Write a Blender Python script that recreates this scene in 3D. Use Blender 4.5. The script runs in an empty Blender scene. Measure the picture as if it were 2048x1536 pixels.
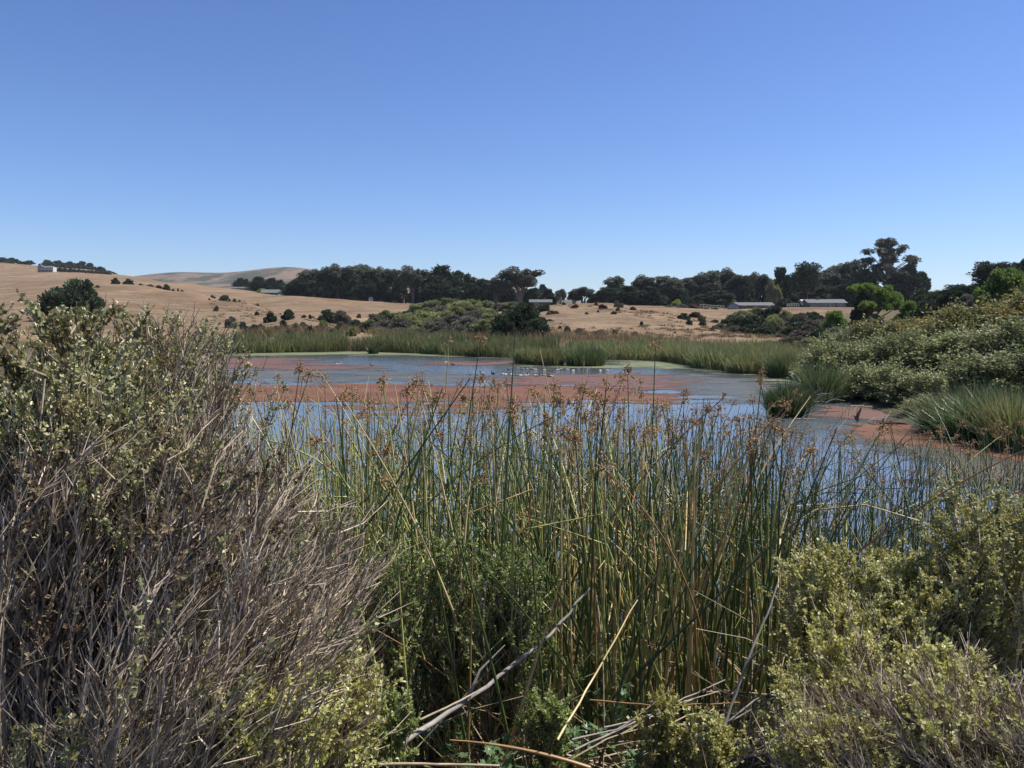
import bpy, math, random
import numpy as np
from mathutils import Vector, Quaternion
R = math.radians
random.seed(7)
rng = np.random.default_rng(11)
scene = bpy.context.scene
COL = scene.collection
PI = math.pi

# ------------------------------------------------------------------ camera, sky, sun, exposure
EYE = 4.0
PITCH = math.atan(133 / 1600)
cam_d = bpy.data.cameras.new('camera')
cam = bpy.data.objects.new('camera', cam_d); COL.objects.link(cam)
cam.location = (0, 0, EYE)
cam.rotation_euler = (R(90) - PITCH, 0, 0)
cam_d.sensor_width = 36; cam_d.lens = 1600 / 2048 * 36
cam_d.clip_start = 0.05; cam_d.clip_end = 20000
scene.camera = cam
SUN_AZ, SUN_EL = R(76), R(58)          # clockwise from the view direction (+Y)
w = bpy.data.worlds.new('World'); scene.world = w; w.use_nodes = True
nt = w.node_tree; nt.nodes.clear()
sky = nt.nodes.new('ShaderNodeTexSky'); sky.sky_type = 'NISHITA'; sky.sun_disc = False
sky.sun_elevation = SUN_EL; sky.sun_rotation = SUN_AZ
sky.altitude = 0; sky.air_density = 1.0; sky.dust_density = 0.05; sky.ozone_density = 2.6
bg = nt.nodes.new('ShaderNodeBackground'); bg.inputs['Strength'].default_value = 0.073
wo = nt.nodes.new('ShaderNodeOutputWorld')
gm = nt.nodes.new('ShaderNodeGamma'); gm.inputs['Gamma'].default_value = 1.12
tn = nt.nodes.new('ShaderNodeMix'); tn.data_type = 'RGBA'; tn.blend_type = 'MULTIPLY'; tn.inputs[0].default_value = 1
tn.inputs[7].default_value = (.65, .755, 1.03, 1)
nt.links.new(sky.outputs[0], gm.inputs[0]); nt.links.new(gm.outputs[0], tn.inputs[6]); nt.links.new(tn.outputs[2], bg.inputs['Color'])
nt.links.new(bg.outputs[0], wo.inputs['Surface'])
sun_d = bpy.data.lights.new('sun', 'SUN'); sun_d.energy = 5.0; sun_d.angle = R(0.53); sun_d.color = (1.0, 0.95, 0.87)
sun = bpy.data.objects.new('sun', sun_d); COL.objects.link(sun)
sdir = Vector((math.sin(SUN_AZ) * math.cos(SUN_EL), math.cos(SUN_AZ) * math.cos(SUN_EL), math.sin(SUN_EL)))
sun.rotation_euler = sdir.to_track_quat('Z', 'Y').to_euler(); sun.location = (0, 0, 60)
scene.view_settings.view_transform = 'Standard'; scene.view_settings.look = 'None'
scene.view_settings.exposure = 0.58; scene.view_settings.gamma = 1.0
scene.view_settings.use_curve_mapping = False
scene.cycles.max_bounces = 6; scene.cycles.transparent_max_bounces = 12

# ------------------------------------------------------------------ materials
def mat_new(name):
    m = bpy.data.materials.new(name); m.use_nodes = True
    n = m.node_tree; n.nodes.clear()
    return m, n, n.nodes.new('ShaderNodeOutputMaterial')
def nd(n, t, **k):
    x = n.nodes.new(t)
    for a, b in k.items():
        if a in x.inputs.keys(): x.inputs[a].default_value = b
        else: setattr(x, a, b)
    return x
def ramp(n, stops, interp='LINEAR'):
    r = n.nodes.new('ShaderNodeValToRGB'); cr = r.color_ramp; cr.interpolation = interp
    while len(cr.elements) < len(stops): cr.elements.new(0.5)
    for e, (p, c) in zip(cr.elements, stops):
        e.position = p; e.color = (*c, 1) if len(c) == 3 else c
    return r
def noise(n, scale, detail=4, rough=.6, vec=None):
    t = nd(n, 'ShaderNodeTexNoise', Scale=scale, Detail=detail, Roughness=rough)
    if vec is not None: n.links.new(vec, t.inputs['Vector'])
    return t
def mixc(n, a, b, f=None, fac=.5, mode='MIX'):
    m = n.nodes.new('ShaderNodeMix'); m.data_type = 'RGBA'; m.blend_type = mode
    m.inputs[0].default_value = fac
    for s, v in ((6, a), (7, b)):
        if isinstance(v, tuple): m.inputs[s].default_value = (*v, 1)
        else: n.links.new(v, m.inputs[s])
    if f is not None: n.links.new(f, m.inputs[0])
    return m.outputs[2]
def leafmat(name, stops, trans=.35, rough=.45, spec=.35, patch=None, pscale=.5):
    """leaf surface: a colour per leaf (random per island), drifting slowly over the plant"""
    m, n, out = mat_new(name)
    g = n.nodes.new('ShaderNodeNewGeometry')
    r = ramp(n, [(i / max(1, len(stops) - 1), c) for i, c in enumerate(stops)])
    n.links.new(g.outputs['Random Per Island'], r.inputs[0])
    col = r.outputs[0]
    if patch:
        nz = noise(n, pscale, 3, .6, g.outputs['Position'])
        f = ramp(n, [(.42, (0, 0, 0)), (.62, (1, 1, 1))]); n.links.new(nz.outputs[0], f.inputs[0])
        col = mixc(n, col, patch, f.outputs[0])
    oi = n.nodes.new('ShaderNodeObjectInfo')
    hv = nd(n, 'ShaderNodeHueSaturation')
    mr = nd(n, 'ShaderNodeMapRange'); mr.inputs['To Min'].default_value = .78; mr.inputs['To Max'].default_value = 1.25
    n.links.new(oi.outputs['Random'], mr.inputs[0]); n.links.new(mr.outputs[0], hv.inputs['Value']); n.links.new(col, hv.inputs['Color'])
    col = hv.outputs[0]
    p = nd(n, 'ShaderNodeBsdfPrincipled', Roughness=rough); p.inputs['Specular IOR Level'].default_value = spec
    t = n.nodes.new('ShaderNodeBsdfTranslucent')
    n.links.new(col, p.inputs['Base Color']); n.links.new(col, t.inputs['Color'])
    mx = nd(n, 'ShaderNodeMixShader'); mx.inputs[0].default_value = trans
    n.links.new(p.outputs[0], mx.inputs[1]); n.links.new(t.outputs[0], mx.inputs[2]); n.links.new(mx.outputs[0], out.inputs[0])
    return m
def plain(name, a, b=None, scale=8, rough=.8, spec=.2, island=False, bump=0, lo=.55, hi=1.45):
    m, n, out = mat_new(name)
    p = nd(n, 'ShaderNodeBsdfPrincipled', Roughness=rough); p.inputs['Specular IOR Level'].default_value = spec
    g = n.nodes.new('ShaderNodeNewGeometry')
    b = b or tuple(c * .7 for c in a)
    nz = noise(n, scale, 5, .65, g.outputs['Position'])
    f = ramp(n, [(.35, (0, 0, 0)), (.65, (1, 1, 1))]); n.links.new(nz.outputs[0], f.inputs[0])
    col = mixc(n, a, b, f.outputs[0])
    if island:
        hv = nd(n, 'ShaderNodeHueSaturation'); mr = nd(n, 'ShaderNodeMapRange'); mr.inputs['To Min'].default_value = lo; mr.inputs['To Max'].default_value = hi
        n.links.new(g.outputs['Random Per Island'], mr.inputs[0]); n.links.new(mr.outputs[0], hv.inputs['Value']); n.links.new(col, hv.inputs['Color']); col = hv.outputs[0]
    n.links.new(col, p.inputs['Base Color'])
    if bump:
        bp = nd(n, 'ShaderNodeBump', Strength=bump); n.links.new(nz.outputs[0], bp.inputs['Height']); n.links.new(bp.outputs[0], p.inputs['Normal'])
    n.links.new(p.outputs[0], out.inputs[0])
    return m

M = {}
M['cypress'] = leafmat('cypress_leaf', [(.028, .042, .028), (.052, .072, .042), (.085, .105, .06)], .2, .6, .2)
M['euc'] = leafmat('eucalyptus_leaf', [(.055, .066, .048), (.1, .112, .075), (.15, .158, .105)], .2, .5, .3)
M['dark'] = leafmat('dark_bush_leaf', [(.035, .055, .03), (.06, .085, .042), (.095, .115, .062)], .2, .5, .3)
M['olive'] = leafmat('olive_bush_leaf', [(.16, .19, .065), (.25, .28, .1), (.36, .37, .16)], .35, .55, .2, (.17, .17, .1), .25)
M['grey'] = leafmat('grey_brush_leaf', [(.12, .125, .08), (.18, .18, .125), (.25, .24, .18)], .25, .6, .2, (.15, .125, .105), .4)
M['brown'] = leafmat('brown_brush_leaf', [(.07, .055, .04), (.11, .085, .06), (.15, .115, .08)], .2, .7, .1)
M['bright'] = leafmat('bright_leaf', [(.08, .13, .025), (.13, .2, .04), (.19, .26, .07)], .4, .45, .35)
M['yellow'] = leafmat('yellow_leaf', [(.25, .28, .05), (.36, .38, .08), (.42, .42, .1)], .4, .5, .3)
M['willow'] = leafmat('willow_leaf', [(.1, .12, .035), (.17, .185, .055), (.26, .26, .095), (.4, .38, .2)], .35, .5, .3, (.33, .26, .08), .3)
M['willowg'] = leafmat('willow_green_leaf', [(.12, .145, .045), (.19, .215, .075), (.27, .29, .12), (.46, .46, .27)], .35, .5, .3)
M['reedfar'] = leafmat('far_reed_blade', [(.06, .09, .03), (.12, .155, .055), (.21, .23, .09), (.36, .33, .16)], .35, .5, .3, (.2, .2, .08), .12)
M['reeddark'] = leafmat('dark_reed_blade', [(.04, .065, .025), (.075, .11, .04), (.12, .155, .06), (.22, .22, .1)], .25, .5, .3)
M['reedmid'] = leafmat('mid_reed_blade', [(.04, .075, .025), (.08, .13, .045), (.14, .19, .075), (.3, .33, .18)], .3, .4, .45)
M['sedge'] = leafmat('reddish_sedge_blade', [(.12, .1, .05), (.2, .14, .08), (.22, .18, .09)], .3, .6, .2)
M['dry'] = leafmat('dry_grass_blade', [(.24, .16, .095), (.31, .215, .13), (.38, .28, .175)], .3, .7, .15)
M['coy'] = leafmat('coyote_leaf', [(.11, .145, .04), (.21, .245, .085), (.36, .38, .17), (.68, .64, .42)], .35, .42, .4, (.24, .2, .08), 5)
M['coypale'] = leafmat('pale_coyote_leaf', [(.21, .24, .06), (.4, .41, .13), (.58, .57, .25), (.78, .73, .46)], .4, .4, .35, (.4, .38, .11), 5)
M['coygreen'] = leafmat('fresh_coyote_leaf', [(.13, .18, .04), (.23, .3, .075), (.35, .42, .14), (.48, .54, .24)], .4, .42, .45)
M['coybrown'] = leafmat('withered_coyote_leaf', [(.07, .045, .03), (.16, .1, .06), (.3, .21, .12), (.26, .27, .13)], .25, .6, .25)
M['bud'] = plain('cream_bud', (.62, .55, .35), (.5, .42, .2), 30, .6, .2, True)
M['mallow'] = leafmat('mallow_leaf', [(.08, .14, .05), (.12, .2, .08), (.17, .26, .13)], .4, .4, .4)
M['twig'] = plain('grey_twig', (.56, .46, .34), (.22, .17, .12), 14, .75, .25, True, lo=.2, hi=1.6)  # wide dark-to-pale spread per twig stands in for shade contrast
M['twigdark'] = plain('brown_twig', (.16, .12, .1), (.24, .2, .17), 25, .8, .2, True)
M['bark'] = plain('dark_bark', (.09, .07, .055), (.14, .12, .1), 2, .9, .1)
M['paletrunk'] = plain('pale_trunk', (.26, .22, .19), (.15, .12, .1), 1.5, .8, .2)
M['deadwood'] = plain('grey_deadwood', (.36, .33, .3), (.22, .2, .18), 18, .75, .3, bump=.4)
M['straw'] = plain('dead_reed_straw', (.46, .38, .26), (.3, .24, .16), 12, .7, .25, True)
def stem_mat(name, a, b):
    m = plain(name, a, b, 7, .38, .5); return m
M['s_green'] = stem_mat('stem_green', (.03, .06, .018), (.07, .115, .032))  # greens darkened, pale stems brightened: stem shading put into the colours
M['s_blue'] = stem_mat('stem_bluegreen', (.032, .065, .035), (.075, .115, .06))
M['s_olive'] = stem_mat('stem_olive', (.2, .24, .06), (.44, .44, .15))
M['s_tan'] = stem_mat('stem_tan', (.62, .5, .26), (.45, .34, .14))
M['s_orange'] = stem_mat('stem_rust', (.34, .2, .085), (.24, .135, .055))
M['seed'] = plain('seed_head_brown', (.26, .145, .065), (.42, .27, .13), 40, .7, .2, True)

# ------------------------------------------------------------------ mesh helpers
class MB:
    """collects vertices and faces (numpy) for ONE mesh object"""
    def __init__(s): s.v = []; s.f = []; s.n = 0
    def add(s, v, f, mi=0):
        v = np.asarray(v, float).reshape(-1, 3); f = np.asarray(f, np.int64)
        if len(v) == 0: return s
        s.f.append((f + s.n, mi)); s.v.append(v); s.n += len(v); return s
    def mesh(s, name, mats, smooth=False, attr=None):
        me = bpy.data.meshes.new(name)
        v = np.concatenate(s.v); me.vertices.add(len(v)); me.vertices.foreach_set('co', v.astype(np.float32).ravel())
        tot = np.concatenate([np.full(len(f), f.shape[1]) for f, _ in s.f])
        loops = np.concatenate([f.ravel() for f, _ in s.f])
        me.loops.add(len(loops)); me.loops.foreach_set('vertex_index', loops.astype(np.int32))
        me.polygons.add(len(tot)); st = np.concatenate([[0], np.cumsum(tot)[:-1]])
        me.polygons.foreach_set('loop_start', st.astype(np.int32)); me.polygons.foreach_set('loop_total', tot.astype(np.int32))
        me.polygons.foreach_set('material_index', np.concatenate([np.full(len(f), mi) for f, mi in s.f]).astype(np.int32))
        me.polygons.foreach_set('use_smooth', np.full(len(tot), smooth))
        for m in (mats if isinstance(mats, (list, tuple)) else [mats]): me.materials.append(m)
        me.update(calc_edges=True)
        if attr:
            for k, a in attr.items():
                at = me.attributes.new(k, 'FLOAT', 'POINT'); at.data.foreach_set('value', np.asarray(a, np.float32).ravel())
        return me
    def build(s, name, mats, parent=None, smooth=False, loc=None, attr=None):
        return link(name, s.mesh(name, mats, smooth, attr), parent, loc)
def link(name, me, parent=None, loc=None):
    o = bpy.data.objects.new(name, me); COL.objects.link(o)
    if parent: o.parent = parent
    if loc is not None: o.location = loc
    return o
def tag(o, label=None, cat=None, group=None, kind=None):
    if label: o['label'] = label
    if cat: o['category'] = cat
    if group: o['group'] = group
    if kind: o['kind'] = kind
    return o
def empty(name, loc, rz=0, scale=None):
    o = bpy.data.objects.new(name, None); COL.objects.link(o); o.location = loc; o.rotation_euler = (0, 0, rz); o.empty_display_size = .2
    if scale is not None: o.scale = scale
    return o
def norm(v):
    v = np.asarray(v, float); return v / np.maximum(np.linalg.norm(v, axis=-1, keepdims=True), 1e-9)
def rdir(n):
    return norm(rng.normal(size=(n, 3)))
def tubes(mb, P, Rd, sides=3, mi=0, cap=False):
    """P (N,K,3) centre lines, Rd (N,K) radii"""
    P = np.asarray(P, float); N, K, _ = P.shape
    if N == 0: return
    Rd = np.broadcast_to(np.asarray(Rd, float), (N, K))
    T = np.empty_like(P); T[:, 1:-1] = P[:, 2:] - P[:, :-2]; T[:, 0] = P[:, 1] - P[:, 0]; T[:, -1] = P[:, -1] - P[:, -2]
    T = norm(T)
    ref = np.where(np.abs(norm(P[:, -1] - P[:, 0])[:, 2:3]) > .8, np.array([[1., .1, 0]]), np.array([[0, .1, 1.]]))[:, None, :]
    A = norm(np.cross(T, ref)); Bv = np.cross(T, A)
    a = np.arange(sides) * 2 * PI / sides
    V = P[:, :, None, :] + Rd[:, :, None, None] * (A[:, :, None, :] * np.cos(a)[None, None, :, None] + Bv[:, :, None, :] * np.sin(a)[None, None, :, None])
    idx = np.arange(N * K * sides).reshape(N, K, sides)
    i0 = idx[:, :-1]; i1 = idx[:, 1:]
    F = np.stack([i0, np.roll(i0, -1, 2), np.roll(i1, -1, 2), i1], -1).reshape(-1, 4)
    mb.add(V.reshape(-1, 3), F, mi)
def diamonds(mb, C, D, Nn, L, W, fold=.25, mi=0):
    """leaf blades: 4-corner diamonds from C along D"""
    N = len(C)
    if N == 0: return
    D = norm(D); S = norm(np.cross(D, Nn)); U = np.cross(S, D)
    L = np.broadcast_to(L, (N,))[:, None]; W = np.broadcast_to(W, (N,))[:, None]
    v = np.stack([C, C + D * L * .5 + S * W * .5 + U * W * fold, C + D * L, C + D * L * .5 - S * W * .5 + U * W * fold], 1)
    mb.add(v.reshape(-1, 3), np.arange(N * 4).reshape(N, 4), mi)
OV = np.array([(1, 0, 0), (-1, 0, 0), (0, 1, 0), (0, -1, 0), (0, 0, 1), (0, 0, -1)], float)
OF = np.array([(0, 2, 4), (2, 1, 4), (1, 3, 4), (3, 0, 4), (2, 0, 5), (1, 2, 5), (3, 1, 5), (0, 3, 5)])
def octas(mb, C, D, L, W, mi=0):
    N = len(C)
    if N == 0: return
    D = norm(D); A = norm(np.cross(D, rdir(N))); Bv = np.cross(D, A)
    L = np.broadcast_to(L, (N,))[:, None, None]; W = np.broadcast_to(W, (N,))[:, None, None]
    v = C[:, None] + OV[None, :, 0:1] * A[:, None] * W + OV[None, :, 1:2] * Bv[:, None] * W + OV[None, :, 2:3] * D[:, None] * L
    f = OF[None] + (np.arange(N) * 6)[:, None, None]
    mb.add(v.reshape(-1, 3), f.reshape(-1, 3), mi)
def box(mb, c, s, mi=0, rz=0):
    x, y, z = s[0] / 2, s[1] / 2, s[2] / 2
    v = np.array([(-x, -y, -z), (x, -y, -z), (x, y, -z), (-x, y, -z), (-x, -y, z), (x, -y, z), (x, y, z), (-x, y, z)])
    if rz: v = v @ np.array([(math.cos(rz), math.sin(rz), 0), (-math.sin(rz), math.cos(rz), 0), (0, 0, 1)])
    mb.add(v + np.array(c), [(0, 3, 2, 1), (4, 5, 6, 7), (0, 1, 5, 4), (1, 2, 6, 5), (2, 3, 7, 6), (3, 0, 4, 7)], mi)
def vnoise(x, y, s, seed=0):
    """cheap smooth 2-D value noise, vectorised, 0..1"""
    x = np.asarray(x, float) / s; y = np.asarray(y, float) / s
    xi = np.floor(x).astype(np.int64); yi = np.floor(y).astype(np.int64); fx = x - xi; fy = y - yi
    fx = fx * fx * (3 - 2 * fx); fy = fy * fy * (3 - 2 * fy)
    def h(a, b):
        n = (a * 374761393 + b * 668265263 + seed * 974711) & 0x7fffffff
        n = (n ^ (n >> 13)) * 1274126177 & 0x7fffffff
        return ((n ^ (n >> 16)) & 0xffff) / 65535.
    return (h(xi, yi) * (1 - fx) + h(xi + 1, yi) * fx) * (1 - fy) + (h(xi, yi + 1) * (1 - fx) + h(xi + 1, yi + 1) * fx) * fy
def sstep(a, b, x):
    t = np.clip((np.asarray(x, float) - a) / (b - a), 0, 1); return t * t * (3 - 2 * t)

# ------------------------------------------------------------------ the lie of the land
def PX(px, py, Y):
    u = (px - 1024) / 1600; v = (768 - py) / 1600
    dy = math.cos(PITCH) + v * math.sin(PITCH); dz = -math.sin(PITCH) + v * math.cos(PITCH)
    return np.array([u * Y / dy, Y, EYE + dz * Y / dy])
def WP(px, py, z=0.):
    """point of the water plane seen at that pixel"""
    v = (768 - py) / 1600
    dy = math.cos(PITCH) + v * math.sin(PITCH); dz = -math.sin(PITCH) + v * math.cos(PITCH)
    Y = (z - EYE) * dy / dz
    return np.array([(px - 1024) / 1600 * Y / dy, Y])
def zz(py, Y): return float(PX(1024, py, Y)[2])
PROF = {   # bearing (as photo column) : (distance, height) along it
    -700: [(14, 2), (30, 2), (60, 2), (130, 5), (300, 14), (600, 40), (1000, 80), (1500, 85), (4500, 60)],
    0: [(14, 2), (30, 1.2), (60, 1.5), (100, 2.4), (130, zz(645, 130)), (250, zz(602, 250)), (400, zz(577, 400)), (600, zz(557, 600)), (850, zz(543, 850)), (1000, zz(522, 1000)), (1300, 70), (4500, 30)],
    200: [(14, 2), (40, .8), (80, .8), (100, zz(668, 100)), (150, zz(628, 150)), (220, zz(594, 220)), (300, zz(569, 300)), (360, zz(569, 360)), (600, zz(559, 600)), (900, zz(543, 900)), (1000, zz(539, 1000)), (1300, 50), (4500, 30)],
    300: [(14, 1), (40, .5), (80, .6), (100, zz(668, 100)), (150, zz(632, 150)), (220, zz(596, 220)), (290, zz(573, 290)), (350, zz(574, 350)), (600, zz(567, 600)), (850, zz(556, 850)), (1100, 46), (4500, 20)],
    400: [(14, 0), (85, .2), (95, .6), (110, zz(668, 110)), (160, zz(635, 160)), (210, zz(603, 210)), (260, zz(584, 260)), (320, 10.6), (500, zz(577, 500)), (700, zz(570, 700)), (1000, 26), (4500, 15)],
    500: [(14, 0), (88, .2), (97, .6), (115, zz(668, 115)), (160, zz(638, 160)), (208, zz(602, 208)), (222, 7.6), (245, 5.6), (280, 6.), (340, 9.5), (450, zz(586, 450)), (600, zz(580, 600)), (900, 20), (4500, 15)],
    600: [(14, 0), (90, .2), (97, .5), (115, zz(660, 115)), (160, zz(625, 160)), (172, 4.4), (195, 2.4), (235, 2.6), (300, zz(616, 300)), (400, zz(592, 400)), (460, 15), (600, 17), (900, 18), (4500, 15)],
    680: [(14, 0), (91, .2), (98, .5), (122, zz(652, 122)), (132, 2.7), (152, 1.2), (220, zz(640, 220)), (300, zz(620, 300)), (390, zz(597, 390)), (430, 13), (600, 14), (4500, 15)],
    740: [(14, 0), (92, .2), (98, .5), (112, zz(667, 112)), (130, .9), (150, .8), (220, zz(640, 220)), (300, zz(618, 300)), (385, zz(601, 385)), (430, 12), (600, 12), (4500, 15)],
    860: [(14, 0), (90, .2), (98, .6), (120, 1.4), (200, zz(650, 200)), (300, zz(626, 300)), (375, zz(612, 375)), (430, 9.6), (600, 10), (4500, 15)],
    1000: [(14, 0), (84, .2), (92, .6), (110, 1.6), (150, zz(651, 150)), (220, zz(627, 220)), (320, zz(613, 320)), (420, 9), (600, 9), (4500, 15)],
    1100: [(14, 0), (80, .2), (90, .7), (100, 1.3), (130, zz(650, 130)), (180, zz(621, 180)), (215, zz(609, 215)), (260, 7), (400, 9), (4500, 15)],
    1230: [(14, 0), (76, .2), (88, .7), (95, 1.1), (130, zz(650, 130)), (175, zz(620, 175)), (210, zz(605, 210)), (260, 7.4), (350, 9), (4500, 15)],
    1350: [(14, 0), (72, .2), (84, .5), (92, .9), (120, zz(662, 120)), (150, zz(641, 150)), (172, zz(626, 172)), (185, 4.5), (205, 3.6), (290, zz(615, 290)), (350, 8.3), (4500, 15)],
    1450: [(14, 0), (64, .2), (78, .4), (90, 1.1), (110, zz(665, 110)), (118, 1.8), (135, .9), (200, zz(646, 200)), (300, zz(620, 300)), (350, 7.8), (4500, 15)],
    1600: [(14, 0), (48, .2), (65, .4), (90, .8), (130, zz(674, 130)), (200, zz(650, 200)), (250, zz(626, 250)), (285, zz(614, 285)), (350, 8), (4500, 15)],
    1750: [(14, .0), (36, .2), (45, .6), (60, 1), (100, 2), (150, 3.6), (280, zz(616, 280)), (350, 7.5), (4500, 15)],
    2048: [(14, .0), (25, .2), (32, .9), (45, 2.), (60, 3), (100, 5), (200, 8), (350, 10), (4500, 15)],
    2700: [(14, 1), (20, .8), (30, 1.5), (60, 3.5), (100, 6), (200, 9), (350, 11), (4500, 15)]}
LY = np.linspace(math.log(13), math.log(4500), 420)
KP = sorted(PROF)
KT = np.array([(k - 1024) / 1600 for k in KP])
tabs = []
for k in KP:
    d = np.array([p[0] for p in PROF[k]]); z = np.array([p[1] for p in PROF[k]])
    zz_ = np.interp(LY, np.log(d), z)
    ker = np.hanning(9); ker /= ker.sum()
    zp = np.pad(zz_, 4, mode='edge'); tabs.append(np.convolve(zp, ker, 'valid'))
tabs = np.array(tabs)
AT = np.linspace(KT[0], KT[-1], 600)
TAB = np.array([np.interp(AT, KT, tabs[:, j]) for j in range(len(LY))]).T
ker = np.hanning(17); ker /= ker.sum()
TAB = np.array([np.convolve(np.pad(TAB[:, j], 8, mode='edge'), ker, 'valid') for j in range(len(LY))]).T
def prof(x, y):
    y = np.maximum(y, 1.); a = np.clip(x / y, AT[0], AT[-1]); fa = (a - AT[0]) / (AT[1] - AT[0])
    rr = np.log(np.clip(y, 13.001, 4499)); fl = (rr - LY[0]) / (LY[1] - LY[0])
    ia = np.clip(fa.astype(int), 0, len(AT) - 2); il = np.clip(fl.astype(int), 0, len(LY) - 2); fa = fa - ia; fl = fl - il
    return (TAB[ia, il] * (1 - fa) + TAB[ia + 1, il] * fa) * (1 - fl) + (TAB[ia, il + 1] * (1 - fa) + TAB[ia + 1, il + 1] * fa) * fl
POND = [(-13, 24), (-8, 14), (-4.5, 9.6), (-1, 8.6), (3, 8.6), (6, 9.8), (8.5, 12), (12, 15.5), (17, 19), (18.5, 22.5)] + \
       [tuple(WP(*p)) for p in [(2048, 893), (1930, 873), (1840, 862), (1790, 838), (1745, 818), (1700, 806), (1650, 806), (1640, 788), (1610, 762), (1560, 755), (1480, 745), (1400, 733), (1345, 722), (1225, 719), (1120, 717), (1010, 714), (850, 707), (700, 703), (560, 705), (470, 708)]] + \
       [(-36, 80), (-32, 50), (-22, 34)]
def sdist(x, y, poly):
    """signed distance to a polygon, positive inside"""
    x = np.asarray(x, float); y = np.asarray(y, float); d = np.full(x.shape, 1e9); ins = np.zeros(x.shape, bool)
    n = len(poly)
    for i in range(n):
        ax, ay = poly[i]; bx, by = poly[(i + 1) % n]
        ex, ey = bx - ax, by - ay
        t = np.clip(((x - ax) * ex + (y - ay) * ey) / (ex * ex + ey * ey + 1e-12), 0, 1)
        d = np.minimum(d, np.hypot(x - ax - t * ex, y - ay - t * ey))
        c = ((ay > y) != (by > y)) & (x < (bx - ax) * (y - ay) / (by - ay + 1e-12) + ax)
        ins ^= c
    return np.where(ins, d, -d)
def H(x, y):
    x = np.asarray(x, float); y = np.asarray(y, float)
    sh = .9 * sstep(.9, 2.4, np.abs(x + .1)) + .5 * sstep(2.5, 6, np.abs(x)) + .0
    near = np.interp(y - sh, [-50, 0, 2, 3, 4, 5, 6, 7, 8, 9, 12], [2.6, 2.4, 2.25, 1.95, 1.5, 1.02, .6, .32, .14, .05, .0])
    near = np.maximum(near, 1.6 * sstep(3, 12, -x - .35 * y)) ; near = np.maximum(near, 1.2 * sstep(3, 12, x - .9 * y))
    w_ = sstep(11, 17, y)
    z = near * (1 - w_) + prof(x, y) * w_
    z = z + (vnoise(x, y, 9, 3) - .5) * .35 * sstep(18, 60, y) + (vnoise(x, y, 37, 5) - .5) * 1.2 * sstep(120, 400, y) + (vnoise(x, y, 1.3, 8) - .5) * .1
    s = sdist(x, y, POND)
    shore = sstep(0, 6, -s)
    out = np.where(y > 12, .06 + np.maximum(z, .05) * (.15 + .85 * shore), z)
    return np.where(s > -.5, np.minimum(out, np.interp(-s, [-2.5, -.8, 0, .5], [-.9, -.35, -.03, .3])), out)
def h1(x, y): return float(H(np.array([x]), np.array([y]))[0])

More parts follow.
